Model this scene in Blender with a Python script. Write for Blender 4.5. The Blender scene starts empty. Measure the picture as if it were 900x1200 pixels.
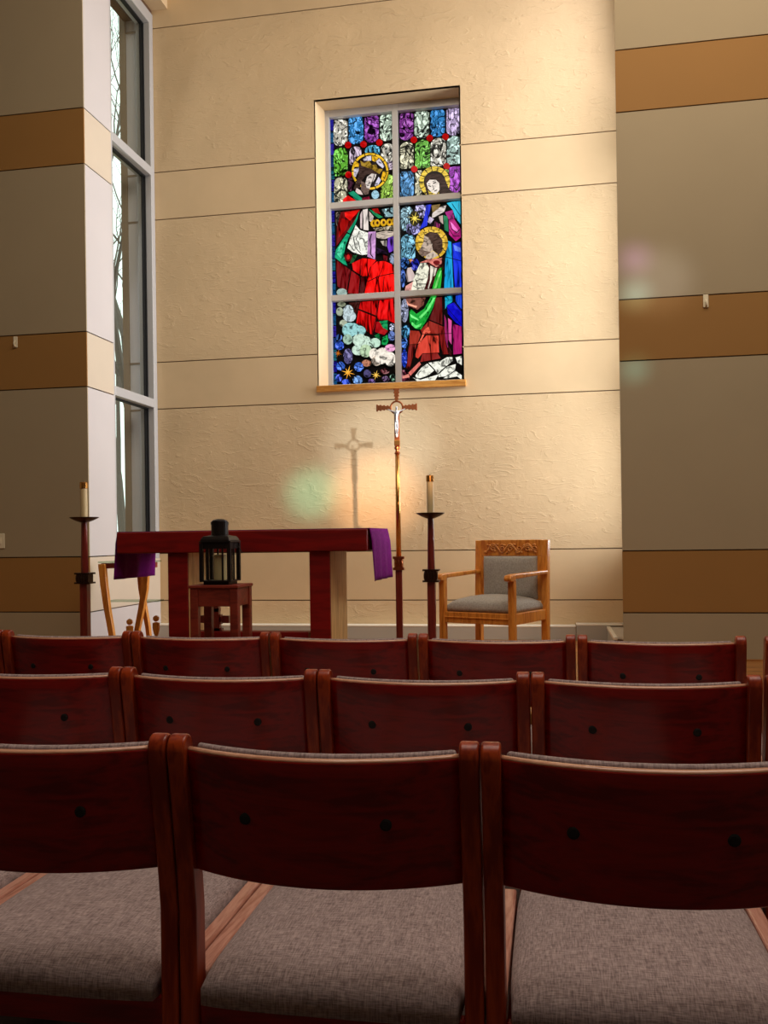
import bpy, math, random
from mathutils import Vector, Matrix
random.seed(7)
R = math.radians
sc = bpy.context.scene
COL = sc.collection

# ------------------------------------------------------------------ camera
CAM = Vector((0, 0, 1.18))
FPX, YAW, PITCH, ROLL, CY = 1067.5, R(10.36), R(0.125), R(-0.794), 627.8
fwd = Vector((-math.sin(YAW)*math.cos(PITCH), math.cos(YAW)*math.cos(PITCH), math.sin(PITCH)))
rgt0 = Vector((math.cos(YAW), math.sin(YAW), 0)); up0 = rgt0.cross(fwd)
rgt = math.cos(ROLL)*rgt0 + math.sin(ROLL)*up0
upv = -math.sin(ROLL)*rgt0 + math.cos(ROLL)*up0
cam = bpy.data.cameras.new('camera'); cam_o = bpy.data.objects.new('camera', cam); COL.objects.link(cam_o)
m3 = Matrix((rgt, upv, -fwd)).transposed()
cam_o.matrix_world = Matrix.Translation(CAM) @ m3.to_4x4()
cam.sensor_fit = 'VERTICAL'; cam.sensor_height = 36; cam.sensor_width = 27
cam.lens = FPX/1200*36; cam.shift_y = (CY-600)/1200; cam.clip_end = 200
sc.camera = cam_o
def at(x, y, Y):                       # photo pixel -> point at room depth Y (room axes, metres)
    d = fwd*FPX + rgt*(x-450) - upv*(y-CY)
    return CAM + d*(Y/d.y)

# ------------------------------------------------------------------ world, lights, exposure
sc.view_settings.view_transform = 'Standard'; sc.view_settings.look = 'None'
sc.view_settings.exposure = 0.0; sc.view_settings.gamma = 1.0; sc.view_settings.use_curve_mapping = False
w = bpy.data.worlds.new('world'); sc.world = w; w.use_nodes = True
bg = w.node_tree.nodes['Background']; bg.inputs[0].default_value = (0.84, 1.0, 0.92, 1); bg.inputs[1].default_value = 1.7

def area(name, loc, target, sx, sy, power, col, spread=180):
    l = bpy.data.lights.new(name, 'AREA'); l.shape = 'RECTANGLE'; l.size = sx; l.size_y = sy
    l.energy = power; l.color = col; l.spread = R(spread)
    o = bpy.data.objects.new(name, l); COL.objects.link(o); o.location = loc
    o.rotation_euler = (Vector(target)-Vector(loc)).to_track_quat('-Z', 'Y').to_euler()
    return o
area('high_nave_fill', (0.5, 4.4, 5.9), (-0.3, 8.0, 3.6), 5.0, 1.0, 84, (1.0, .85, .66))  # added fill for the back wall and piers, no such windows built
area('daylight_right_window', (1.02, 7.45, 3.6), (-3.6, 6.95, 3.2), 0.75, 5.0, 150, (.94, .93, 1.0), 120)
area('daylight_left_window', (-3.85, 7.52, 3.8), (0, 7.2, 2.6), 0.75, 4.6, 3, (.95, .96, 1.0))
area('nave_fill', (0.9, 1.8, 7.0), (0.4, 2.8, 0), 6.0, 3.5, 232, (1.0, .88, .76))  # added overhead fill for the seats, no clerestory built
def spot(name, loc, target, size, power, col, radius=.06, blend=1.0):
    l = bpy.data.lights.new(name, 'SPOT'); l.energy = power; l.color = col; l.spot_size = R(size); l.spot_blend = blend
    l.shadow_soft_size = radius
    o = bpy.data.objects.new(name, l); COL.objects.link(o); o.location = loc
    o.rotation_euler = (Vector(target)-Vector(loc)).to_track_quat('-Z', 'Y').to_euler()
SUN = Vector((3.97, -4.8, 3.1))         # low sun through the coloured window in the rear wall
spot('sun_through_amber_glass', SUN, at(440, 580, 8), 4.0, 8500, (1.0, .60, .36), .09)
spot('sun_through_clear_glass', SUN+Vector((.06, 0, .04)), at(446, 525, 8), 5.0, 5200, (.70, .84, 1.0), .09)
spot('sun_through_green_glass', SUN+Vector((-.1, 0, .1)), at(366, 578, 8), 2.4, 5200, (.20, 1.0, .90), .09)
spot('sun_through_violet_glass', SUN+Vector((.2, 0, .3)), at(744, 303, 6.67), 1.2, 4500, (.62, .35, 1.0), .09)
spot('sun_through_blue_glass', SUN+Vector((.3, 0, .2)), at(745, 346, 6.67), 1.1, 6000, (.45, .85, 1.0), .09)
spot('sun_through_pale_glass', SUN+Vector((.3, 0, .1)), at(772, 330, 6.67), 2.8, 1800, (.80, .85, 1.0), .09)
spot('sun_through_teal_glass', SUN+Vector((.1, 0, .1)), at(744, 432, 6.67), 1.0, 3200, (.30, .95, 1.0), .09)

# ------------------------------------------------------------------ materials
def lin(c):
    return tuple(((v/255)/12.92 if v/255 <= .04045 else ((v/255+.055)/1.055)**2.4) for v in c[:3]) + (1,)
class NT:
    def __init__(s, name):
        s.m = bpy.data.materials.new(name); s.m.use_nodes = True; s.t = s.m.node_tree; s.t.nodes.clear()
        s.out = s.n('ShaderNodeOutputMaterial')
    def n(s, t, **kw):
        nd = s.t.nodes.new(t)
        for k, v in kw.items():
            if k.startswith('i_'):
                nd.inputs[k[2:].replace('_', ' ')].default_value = v
            else: setattr(nd, k, v)
        return nd
    def l(s, a, b): s.t.links.new(a, b)
def principled(nt, **kw):
    b = nt.n('ShaderNodeBsdfPrincipled')
    for k, v in kw.items(): b.inputs[k].default_value = v
    nt.l(b.outputs[0], nt.out.inputs[0]); return b
def coords(nt, scale, which='Object'):
    tc = nt.n('ShaderNodeTexCoord'); mp = nt.n('ShaderNodeMapping'); mp.inputs['Scale'].default_value = scale
    nt.l(tc.outputs[which], mp.inputs[0]); return mp.outputs[0]
def ramp(nt, fac, stops):
    r = nt.n('ShaderNodeValToRGB'); e = r.color_ramp.elements
    while len(e) < len(stops): e.new(.5)
    for k, (p, c) in enumerate(stops): e[k].position = p; e[k].color = c
    nt.l(fac, r.inputs[0]); return r.outputs[0]
def mul(c, f): return (c[0]*f, c[1]*f, c[2]*f, 1)

def m_plain(name, col, rough=.5, metal=0.0, spec=.5):
    nt = NT(name); principled(nt, **{'Base Color': col, 'Roughness': rough, 'Metallic': metal, 'Specular IOR Level': spec}); return nt.m
def m_wall(name, col, bump, scale, rough=.75, var=.06):
    nt = NT(name); b = principled(nt, Roughness=rough); b.inputs['Specular IOR Level'].default_value = .25
    v = coords(nt, (1, 1, 1)); nz = nt.n('ShaderNodeTexNoise', i_Scale=2.2, i_Detail=5.0); nt.l(v, nz.inputs[0])
    nt.l(ramp(nt, nz.outputs[0], [(.3, mul(col, 1-var)), (.7, mul(col, 1+var))]), b.inputs['Base Color'])
    if bump:
        vr = nt.n('ShaderNodeMapping'); vr.inputs['Rotation'].default_value = (0, R(35), 0); vr.inputs['Scale'].default_value = (1, 1, 2.6); nt.l(v, vr.inputs[0])
        n1 = nt.n('ShaderNodeTexNoise', i_Scale=scale, i_Detail=5.0, i_Roughness=.5, i_Distortion=2.2); nt.l(vr.outputs[0], n1.inputs[0])
        r1 = ramp(nt, n1.outputs[0], [(.50, (0, 0, 0, 1)), (.60, (.25, .25, .25, 1)), (.66, (1, 1, 1, 1)), (.70, (.3, .3, .3, 1))])
        n2 = nt.n('ShaderNodeTexNoise', i_Scale=scale*2.2, i_Detail=8.0, i_Roughness=.65, i_Distortion=.6); nt.l(v, n2.inputs[0])
        mx = nt.n('ShaderNodeMath', operation='MULTIPLY_ADD'); nt.l(n2.outputs[0], mx.inputs[0]); mx.inputs[1].default_value = 1.6; nt.l(r1, mx.inputs[2])
        bp = nt.n('ShaderNodeBump', i_Strength=bump, i_Distance=.005); nt.l(mx.outputs[0], bp.inputs['Height']); nt.l(bp.outputs[0], b.inputs['Normal'])
    return nt.m
def m_wood(name, c1, c2, rough=.3, sc_=(2.2, 26, 26), spec=.5, coat=0.0, which='Object'):
    nt = NT(name); b = principled(nt, Roughness=rough); b.inputs['Specular IOR Level'].default_value = spec
    b.inputs['Coat Weight'].default_value = coat; b.inputs['Coat Roughness'].default_value = .18
    v = coords(nt, sc_, which); nz = nt.n('ShaderNodeTexNoise', i_Scale=1.0, i_Detail=5.0, i_Roughness=.55, i_Distortion=1.1); nt.l(v, nz.inputs[0])
    n2 = nt.n('ShaderNodeTexNoise', i_Scale=5.0, i_Detail=3.0); nt.l(v, n2.inputs[0])
    mx = nt.n('ShaderNodeMath', operation='MULTIPLY_ADD'); nt.l(n2.outputs[0], mx.inputs[0]); mx.inputs[1].default_value = .35; nt.l(nz.outputs[0], mx.inputs[2])
    nt.l(ramp(nt, mx.outputs[0], [(.42, c1), (.62, c2), (.8, mul(c1, .85))]), b.inputs['Base Color'])
    bp = nt.n('ShaderNodeBump', i_Strength=.08, i_Distance=.002); nt.l(n2.outputs[0], bp.inputs['Height']); nt.l(bp.outputs[0], b.inputs['Normal'])
    return nt.m
def m_fabric(name, c1, c2, s=1.0, sheen=.15):
    nt = NT(name); b = principled(nt, Roughness=.92); b.inputs['Specular IOR Level'].default_value = .15
    b.inputs['Sheen Weight'].default_value = sheen
    a = coords(nt, (420*s, 50*s, 50*s)); c = coords(nt, (50*s, 420*s, 420*s))
    n1 = nt.n('ShaderNodeTexNoise', i_Scale=1.0, i_Detail=2.0); nt.l(a, n1.inputs[0])
    n2 = nt.n('ShaderNodeTexNoise', i_Scale=1.0, i_Detail=2.0); nt.l(c, n2.inputs[0])
    ad = nt.n('ShaderNodeMath', operation='ADD'); nt.l(n1.outputs[0], ad.inputs[0]); nt.l(n2.outputs[0], ad.inputs[1])
    hf = nt.n('ShaderNodeMath', operation='MULTIPLY'); nt.l(ad.outputs[0], hf.inputs[0]); hf.inputs[1].default_value = .5
    nt.l(ramp(nt, hf.outputs[0], [(.36, c1), (.50, tuple((c1[i]+c2[i])/2 for i in range(3))+(1,)), (.64, c2)]), b.inputs['Base Color'])
    bp = nt.n('ShaderNodeBump', i_Strength=.3, i_Distance=.001); nt.l(hf.outputs[0], bp.inputs['Height']); nt.l(bp.outputs[0], b.inputs['Normal'])
    return nt.m
def m_thin_glass(name, tint, gloss=.12, rough=.02):
    nt = NT(name); t = nt.n('ShaderNodeBsdfTransparent'); t.inputs[0].default_value = tint
    g = nt.n('ShaderNodeBsdfGlossy'); g.inputs['Roughness'].default_value = rough
    lw_ = nt.n('ShaderNodeLayerWeight'); lw_.inputs[0].default_value = .5; mx = nt.n('ShaderNodeMixShader')
    nt.l(ramp(nt, lw_.outputs['Facing'], [(0, (.02, .02, .02, 1)), (.8, (.05, .05, .05, 1)), (1, (.4, .4, .4, 1))]), mx.inputs[0]); nt.l(t.outputs[0], mx.inputs[1]); nt.l(g.outputs[0], mx.inputs[2]); nt.l(mx.outputs[0], nt.out.inputs[0])
    return nt.m

M = {}
M['plaster'] = m_wall('cream_trowelled_plaster', lin((207, 180, 140)), .5, 5.0)
M['plaster_smooth'] = m_wall('cream_smooth_plaster', lin((207, 180, 140)), .04, 9)
M['taupe'] = m_wall('taupe_painted_panel', lin((166, 149, 120)), 0, 9, .7, .02)
M['tan'] = m_wall('tan_painted_panel', lin((154, 112, 60)), 0, 9, .7, .02)
M['pale_panel'] = m_wall('lit_return_panel', lin((196, 188, 184)), 0, 9, .7, .02)  # paler copy of the taupe: brightness of the return is in the colour
M['pale_band'] = m_wall('lit_return_band', lin((200, 184, 162)), 0, 9, .7, .02)  # paler copy of the tan, lightened for the lit return
M['joint'] = m_plain('dark_panel_joint', lin((96, 68, 44)), .9)
M['white'] = m_plain('white_ceiling_paint', lin((215, 208, 196)), .8)
M['carpet'] = m_fabric('brown_carpet', lin((60, 48, 44)), lin((80, 64, 58)), .6)
M['floorwood'] = m_wood('amber_floor_wood', lin((150, 96, 44)), lin((176, 116, 58)), .35, (1.2, 12, 12))
M['alu'] = m_plain('pale_aluminium_frame', lin((186, 184, 182)), .45, .25)
M['gasket'] = m_plain('black_window_gasket', lin((18, 17, 18)), .6)
M['pane'] = m_thin_glass('clear_window_glass', (.97, .99, .98, 1))
M['sill'] = m_wood('honey_oak', lin((186, 122, 48)), lin((206, 148, 72)), .4, (3, 30, 30))
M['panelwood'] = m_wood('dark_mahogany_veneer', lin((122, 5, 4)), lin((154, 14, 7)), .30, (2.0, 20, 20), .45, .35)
M['edge'] = m_wood('pale_rim_highlight', lin((206, 138, 104)), lin((226, 168, 136)), .22, (3, 30, 30), .6, .5)  # rim highlight of the chair backs, painted as a pale tone
M['postwood'] = m_wood('red_stained_oak', lin((140, 40, 12)), lin((172, 64, 20)), .34, (30, 30, 2.5), .4, .15)
M['railwood'] = m_wood('overhead_lit_oak_rail', lin((192, 128, 108)), lin((216, 160, 140)), .25, (30, 3, 30), .45, .2)  # paler than the posts: overhead sheen on the rails is in the colour
M['seatfab'] = m_fabric('grey_brown_tweed', lin((126, 108, 107)), lin((194, 173, 170)))
M['chairfab'] = m_fabric('grey_tweed', lin((140, 134, 124)), lin((190, 182, 170)), 1.2)
M['black'] = m_plain('black_screw_cap', lin((14, 12, 12)), .5)
M['altar_shaded'] = m_wood('altar_wood_in_shade', lin((114, 7, 7)), lin((130, 12, 10)), .5, (1.5, 10, 10), .3)  # dark red shadow tone of the altar wood, put into the colour
M['altar_lit'] = m_wood('altar_wood_in_light', lin((196, 152, 88)), lin((214, 176, 112)), .45, (12, 12, 1.2))  # lit tone of the same altar wood
M['purple'] = m_fabric('purple_cloth', lin((86, 0, 82)), lin((112, 4, 106)), .8, 0)
M['stool'] = m_wood('red_brown_stool_wood', lin((110, 34, 22)), lin((132, 46, 30)), .4, (3, 20, 20))
M['iron'] = m_plain('black_lantern_metal', lin((38, 32, 30)), .42, .7)
M['bronze'] = m_plain('dark_bronze', lin((62, 40, 28)), .38, .8)
M['wax'] = m_plain('ivory_wax', lin((206, 182, 134)), .5)
M['brass'] = m_plain('polished_brass', lin((214, 158, 88)), .22, 1.0)
M['copper'] = m_plain('antique_copper', lin((150, 82, 44)), .35, .9)
M['silver'] = m_plain('satin_silver', lin((215, 218, 222)), .28, .9)
M['darkpost'] = m_wood('dark_red_post_wood', lin((92, 20, 16)), lin((118, 36, 26)), .32, (26, 26, 2), .5, .2)
M['oak'] = m_wood('orange_oak', lin((212, 122, 38)), lin((232, 154, 62)), .36, (24, 24, 3), .5, .2)
M['carve'] = m_wood('carved_orange_oak', lin((196, 110, 40)), lin((236, 164, 84)), .4, (40, 40, 40))
M['tableglass'] = m_thin_glass('green_table_glass', (.72, .80, .74, 1))
M['heater'] = m_plain('grey_heater_enamel', lin((170, 166, 154)), .45)
M['heater_top'] = m_plain('white_heater_enamel', lin((226, 218, 200)), .4)
M['fin'] = m_plain('grey_exterior_panel', lin((228, 226, 232)), .8)
M['fin2'] = m_plain('brown_exterior_corner', lin((160, 142, 122)), .8)
M['bark'] = m_plain('grey_bark', lin((96, 84, 78)), .9)
M['grass'] = m_plain('winter_grass', lin((150, 140, 110)), .95)
M['ivory'] = m_plain('ivory_plastic', lin((232, 220, 190)), .4)

# ------------------------------------------------------------------ mesh helpers
class MB:
    def __init__(s): s.v = []; s.f = []
    def add(s, vs, fs):
        o = len(s.v); s.v += [tuple(v) for v in vs]; s.f += [tuple(i+o for i in f) for f in fs]; return s
    def box(s, x0, x1, y0, y1, z0, z1):
        vs = [(x, y, z) for x in (x0, x1) for y in (y0, y1) for z in (z0, z1)]
        return s.add(vs, [(0, 1, 3, 2), (4, 6, 7, 5), (0, 4, 5, 1), (2, 3, 7, 6), (0, 2, 6, 4), (1, 5, 7, 3)])
    def prism(s, poly, a0, a1, axis='x'):           # poly in the two other axes, extruded along axis
        n = len(poly)
        def P(u, v, a): return {'x': (a, u, v), 'y': (u, a, v), 'z': (u, v, a)}[axis]
        vs = [P(u, v, a0) for u, v in poly] + [P(u, v, a1) for u, v in poly]
        fs = [tuple(range(n)), tuple(range(2*n-1, n-1, -1))] + [(i, i+n, (i+1) % n+n, (i+1) % n) for i in range(n)]
        return s.add(vs, fs)
    def lathe(s, prof, c=(0, 0, 0), seg=20, sq=False):
        vs = []; fs = []; n = len(prof)
        for r, z in prof:
            for k in range(seg):
                a = 2*math.pi*k/seg + (math.pi/4 if sq else 0)
                vs.append((c[0]+r*math.cos(a), c[1]+r*math.sin(a), c[2]+z))
        for i in range(n-1):
            for k in range(seg):
                k2 = (k+1) % seg; fs.append((i*seg+k, i*seg+k2, (i+1)*seg+k2, (i+1)*seg+k))
        fs.append(tuple(range(seg-1, -1, -1))); fs.append(tuple((n-1)*seg+k for k in range(seg)))
        return s.add(vs, fs)
    def tube(s, pts, rad, seg=8):
        pts = [Vector(p) for p in pts]; n = len(pts); vs = []; fs = []
        if not hasattr(rad, '__len__'): rad = [rad]*n
        ref = None
        for i, p in enumerate(pts):
            t = (pts[min(i+1, n-1)]-pts[max(i-1, 0)]).normalized()
            if ref is None: ref = Vector((0, 0, 1)) if abs(t.z) < .9 else Vector((1, 0, 0))
            a = t.cross(ref).normalized(); b = a.cross(t).normalized(); ref = b
            for k in range(seg):
                an = 2*math.pi*k/seg; vs.append(p + (a*math.cos(an)+b*math.sin(an))*rad[i])
        for i in range(n-1):
            for k in range(seg):
                k2 = (k+1) % seg; fs.append((i*seg+k, i*seg+k2, (i+1)*seg+k2, (i+1)*seg+k))
        fs.append(tuple(range(seg-1, -1, -1))); fs.append(tuple((n-1)*seg+k for k in range(seg)))
        return s.add(vs, fs)
    def ball(s, c, rx, ry=None, rz=None, seg=14, rings=8):
        ry = ry or rx; rz = rz or rx
        prof = [(max(math.sin(math.pi*i/rings), .02), -math.cos(math.pi*i/rings)) for i in range(rings+1)]
        b = MB().lathe(prof, seg=seg); return s.add([(c[0]+v[0]*rx, c[1]+v[1]*ry, c[2]+v[2]*rz) for v in b.v], b.f)
    def build(s, name, mat, parent=None, bevel=0, seg=2, smooth=False, sub=0):
        me = bpy.data.meshes.new(name); me.from_pydata(s.v, [], s.f); me.update()
        me.materials.append(mat)
        if smooth: me.polygons.foreach_set('use_smooth', [True]*len(me.polygons))
        o = bpy.data.objects.new(name, me); COL.objects.link(o)
        fix_normals(me)
        if bevel:
            b = o.modifiers.new('bevel', 'BEVEL'); b.width = bevel; b.segments = seg; b.limit_method = 'ANGLE'; b.angle_limit = R(32); b.harden_normals = False
        if sub:
            q = o.modifiers.new('sub', 'SUBSURF'); q.levels = sub; q.render_levels = sub
        if parent: o.parent = parent
        return o
import bmesh
def fix_normals(me):
    bm = bmesh.new(); bm.from_mesh(me); bmesh.ops.recalc_face_normals(bm, faces=bm.faces[:]); bm.to_mesh(me); bm.free()
def smooth_angle(o):
    for p in o.data.polygons: p.use_smooth = True
def empty(name, loc=(0, 0, 0), rz=0):
    o = bpy.data.objects.new(name, None); COL.objects.link(o); o.location = loc; o.rotation_euler.z = rz; o.empty_display_size = .1; return o
def tag(o, label=None, cat=None, group=None, kind=None):
    if label: o['label'] = label
    if cat: o['category'] = cat
    if group: o['group'] = group
    if kind: o['kind'] = kind
    return o
def copy_tree(o, parent=None):
    c = o.copy(); COL.objects.link(c)
    if parent: c.parent = parent; c.matrix_parent_inverse = o.matrix_parent_inverse.copy()
    for ch in [x for x in bpy.data.objects if x.parent == o]: copy_tree(ch, c)
    return c
def struct(mb, name, mat, label=None, cat=None, **kw):
    o = mb.build(name, mat, **kw); tag(o, label, cat, kind='structure'); return o

# ------------------------------------------------------------------ room shell
PLAT = 0.29; YP = 6.675; YB = 8.0; XS = -3.594; XRP = 0.50; XR = 0.80; TOP = 7.2
ZL = [PLAT, 0.623, 1.062, 2.411, 2.848, 4.181, 4.624, 5.973, 6.41, TOP]     # horizontal joints
GAP = .0045
struct(MB().box(-7.5, 6.5, -5.2, 4.6, -.1, 0), 'floor', M['carpet'], 'dark brown carpeted floor of the nave', 'floor')
plat = struct(MB().box(-7.5, 6.5, 4.6, 6.98, -.1, PLAT).box(-3.9, 6.5, 6.98, 8.36, -.1, PLAT), 'platform', M['floorwood'], 'raised amber wood platform floor of the sanctuary', 'floor')
struct(MB().box(-7.7, 6.7, -5.4, 6.98, TOP, TOP+.2).box(-3.9, 6.7, 6.98, 8.8, TOP, TOP+.2), 'ceiling', M['white'], 'pale painted ceiling above the hall', 'ceiling')
struct(MB().box(-7.7, -7.5, -5.2, 6.7, 0, TOP), 'wall_far_left', M['taupe'], 'taupe side wall of the nave left of the seats', 'wall')
struct(MB().box(6.5, 6.7, -5.2, 6.7, 0, TOP), 'wall_far_right', M['taupe'], 'taupe side wall of the nave right of the seats', 'wall')
struct(MB().box(-7.7, 3.2, -5.4, -5.2, 0, TOP).box(4.8, 6.7, -5.4, -5.2, 0, TOP).box(3.2, 4.8, -5.4, -5.2, 0, 2.2).box(3.2, 4.8, -5.4, -5.2, 4.2, TOP),
       'wall_rear', M['taupe'], 'taupe rear wall of the nave behind the seats', 'wall')

def panels_xz(parent, x0, x1, yf, mats, hole=None, th=.012, seams=()):
    """horizontal panels facing -Y, proud of the dark backing"""
    for i in range(len(ZL)-1):
        z0, z1 = ZL[i]+GAP*(i > 0), ZL[i+1]-GAP*(i < len(ZL)-2)
        mb = MB()
        if hole and hole[2] < z1 and hole[3] > z0:
            hx0, hx1, hz0, hz1 = hole
            mb.box(x0, hx0, yf, yf+th, z0, z1); mb.box(hx1, x1, yf, yf+th, z0, z1)
            if hz0 > z0: mb.box(hx0, hx1, yf, yf+th, z0, hz0)
            if hz1 < z1: mb.box(hx0, hx1, yf, yf+th, hz1, z1)
        else: mb.box(x0, x1, yf, yf+th, z0, z1)
        mb.build('panel', mats[i % 2], parent)
def panels_yz(parent, y0, y1, xf, sgn, mats, ztop=TOP, zbot=PLAT, th=.012):
    for i in range(len(ZL)-1):
        z0, z1 = ZL[i]+GAP*(i > 0), ZL[i+1]-GAP*(i < len(ZL)-2)
        z0 = max(z0, zbot); z1 = min(z1, ztop)
        if z1-z0 < .02: continue
        a, b = sorted((xf, xf-sgn*th))
        MB().box(a, b, y0, y1, z0, z1).build('panel', mats[i % 2], parent)

# --- back wall with the window opening
HX0, HX1, HZ0, HZ1 = -2.042, -.739, 2.553, 5.138; YG = 8.25
def wall_ring(x0, x1, y0, y1, z0, z1, hole):
    hx0, hx1, hz0, hz1 = hole
    return MB().box(x0, hx0, y0, y1, z0, z1).box(hx1, x1, y0, y1, z0, z1).box(hx0, hx1, y0, y1, z0, hz0).box(hx0, hx1, y0, y1, hz1, z1)
wb = struct(wall_ring(XS-.16, XR+.2, YB+.012, YB+.36, 0, TOP, (HX0-.012, HX1+.012, HZ0-.012, HZ1+.012)), 'wall_back', M['joint'], 'cream plaster back wall with thin horizontal joints', 'wall')
panels_xz(wb, XS-.15, XR, YB, (M['plaster'], M['plaster_smooth']), (HX0, HX1, HZ0, HZ1))
# reveal lining (left jamb splayed)
rv = MB()
rv.prism([(HX0, YB), (HX0+.052, YG), (HX0-.01, YG), (HX0-.01, YB)], HZ0, HZ1, 'z')
rv.build('jamb', M['plaster_smooth'], wb)
MB().box(HX1, HX1+.012, YB, YG, HZ0, HZ1).build('jamb', M['plaster_smooth'], wb)
MB().box(HX0-.01, HX1+.01, YB, YG, HZ1, HZ1+.012).build('soffit', M['plaster_smooth'], wb)

# --- piers
bk = MB().box(-7.5, XS-.012, YP+.012, YP+.3, 0, TOP).box(XS-.3, XS-.012, YP+.012, 7.13, 0, TOP)
bk.box(XS-.3, XS-.012, 7.13, YB+.012, 0, 1.02).box(XS-.3, XS-.012, 7.13, YB+.012, 6.08, TOP)
wl = struct(bk, 'wall_left', M['joint'], 'taupe and tan panelled wall at the left with its pale return', 'wall')
panels_xz(wl, -7.5, XS, YP, (M['taupe'], M['tan']))
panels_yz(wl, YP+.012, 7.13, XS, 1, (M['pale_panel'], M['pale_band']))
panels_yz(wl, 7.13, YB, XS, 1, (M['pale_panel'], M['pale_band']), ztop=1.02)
MB().box(XS-.3, XS+.145, 7.13, YB, 6.142, TOP).build('window_header', M['plaster_smooth'], wl)
wr = struct(MB().box(XRP+.004, 6.5, YP+.012, YP+.05, 0, TOP), 'wall_right', M['joint'], 'taupe and tan panelled wall at the right', 'wall')
panels_xz(wr, XRP, 6.5, YP, (M['taupe'], M['tan']))
MB().box(XR, XR+.2, YP+.05, 7.1, 0, TOP).box(XR, XR+.2, 7.1, 7.95, 0, 1.02).box(XR, XR+.2, 7.1, 7.95, 6.1, TOP).box(XR, XR+.2, 7.95, YB+.05, 0, TOP).build('return_wall', M['plaster_smooth'], wr)
MB().box(XRP, 6.5, YP-.02, YP, PLAT-.0, PLAT+.012).build('base_strip', M['floorwood'], wr)

# --- tall side window (left)
def side_window(name, X, y0, y1, z0, z1, label, transoms, s):
    fr = empty(name, (X, (y0+y1)/2, z0)); tag(fr, label, 'window', kind='structure')
    def part(nm, mb, mat, bev=.004):
        o = mb.build(nm, mat, fr, bevel=bev); o.location = -fr.location; return o
    d0, d1 = sorted((X-s*.002, X-s*.14))
    part('frame', MB().box(d0, d1, y1-.075, y1, z0, z1), M['alu'])
    part('frame', MB().box(d0, d1, y0, y0+.03, z0, z1), M['alu'])
    part('frame', MB().box(d0, d1, y0+.03, y1-.075, z1-.11, z1), M['alu'])
    part('frame', MB().box(d0, d1, y0+.03, y1-.075, z0, z0+.07), M['alu'])
    zs = [z0+.07]
    for t in transoms:
        part('transom', MB().box(d0, d1, y0+.03, y1-.075, t-.05, t+.03), M['alu']); zs += [t-.05, t+.03]
    zs.append(z1-.11)
    g0, g1 = sorted((X-s*.07, X-s*.09))
    for i in range(0, len(zs), 2):
        a, b = zs[i], zs[i+1]
        part('pane', MB().box((g0+g1)/2-.003, (g0+g1)/2+.003, y0+.03, y1-.075, a, b), M['pane'], 0)
        part('gasket', MB().box(g0-.006, g1+.012, y1-.086, y1-.074, a, b).box(g0-.006, g1+.012, y0+.05, y1-.086, b-.012, b).box(g0+.002, g1-.002, y1-.108, y1-.100, a, b), M['gasket'], 0)
    return fr
side_window('window_1', XS, 7.13, YB-.002, 1.02, 6.10, 'tall narrow daylight window in a pale aluminium frame with two transoms', (2.465, 4.62), 1)
side_window('window_2', XR, 7.1, 7.95, 1.02, 6.10, 'tall narrow daylight window in the hidden right return', (2.465, 4.62), -1)

# rear coloured window (behind the seats) that throws the coloured light
rw = empty('window_3', (4.0, -5.3, 2.2)); tag(rw, 'coloured glass window in the rear wall', 'window', kind='structure')
cols = [(230, 150, 70), (150, 200, 235), (90, 200, 150), (150, 90, 210), (70, 180, 215), (230, 225, 210)]
for i in range(3):
    for j in range(2):
        o = MB().box(-.8+.533*i+.02, -.8+.533*(i+1)-.02, .06, .07, 1.0*j+.02, 1.0*(j+1)-.02).build('glass_panel', m_thin_glass('rear_glass', lin(cols[i*2+j])), rw)
MB().box(-.8, .8, .05, .09, 0, .03).box(-.8, .8, .05, .09, .985, 1.015).box(-.8, .8, .05, .09, 1.97, 2.0).box(-.8, -.77, .05, .09, 0, 2).box(.77, .8, .05, .09, 0, 2).box(-.28, -.25, .05, .09, 0, 2).box(.25, .28, .05, .09, 0, 2).build('frame', M['gasket'], rw)

# ------------------------------------------------------------------ stained glass window (back wall)
sg = empty('window_4', ((HX0+HX1)/2, YG, HZ0)); tag(sg, 'stained glass window of robed haloed figures in six framed panels', 'window', kind='structure')
GX = (-1.962, -1.372, -1.319, -.752); GZ = (2.600, 3.374, 3.428, 4.227, 4.284, 5.073)
def sgpart(nm, mb, mat, parent=None, **kw):
    o = mb.build(nm, mat, parent or sg, **kw)
    if parent is None: o.location = -sg.location
    return o
fy0, fy1 = YG-.055, YG+.03
bars = [(HX0+.035, GX[0], HZ0, HZ1), (GX[1], GX[2], HZ0, HZ1), (GX[3]+.03, HX1+.05, HZ0, HZ1),
        (GX[0], GX[1], GZ[1], GZ[2]), (GX[0], GX[1], GZ[3], GZ[4]), (GX[0], GX[1], GZ[5], HZ1), (GX[0], GX[1], HZ0, GZ[0]),
        (GX[2], GX[3]+.03, GZ[1], GZ[2]), (GX[2], GX[3]+.03, GZ[3], GZ[4]), (GX[2], GX[3]+.03, GZ[5], HZ1), (GX[2], GX[3]+.03, HZ0, GZ[0])]
for b in bars: sgpart('frame_bar', MB().box(b[0], b[1], fy0, fy1, b[2], b[3]), M['alu'], bevel=.004)
sgpart('sill_board', MB().box(HX0-.015, HX1+.03, YB-.035, YG-.05, HZ0-.052, HZ0+.004), M['sill'], bevel=.005)
M['lead'] = m_plain('black_lead', lin((8, 7, 8)), .6, 0, .1)
_gm = {}
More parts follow.
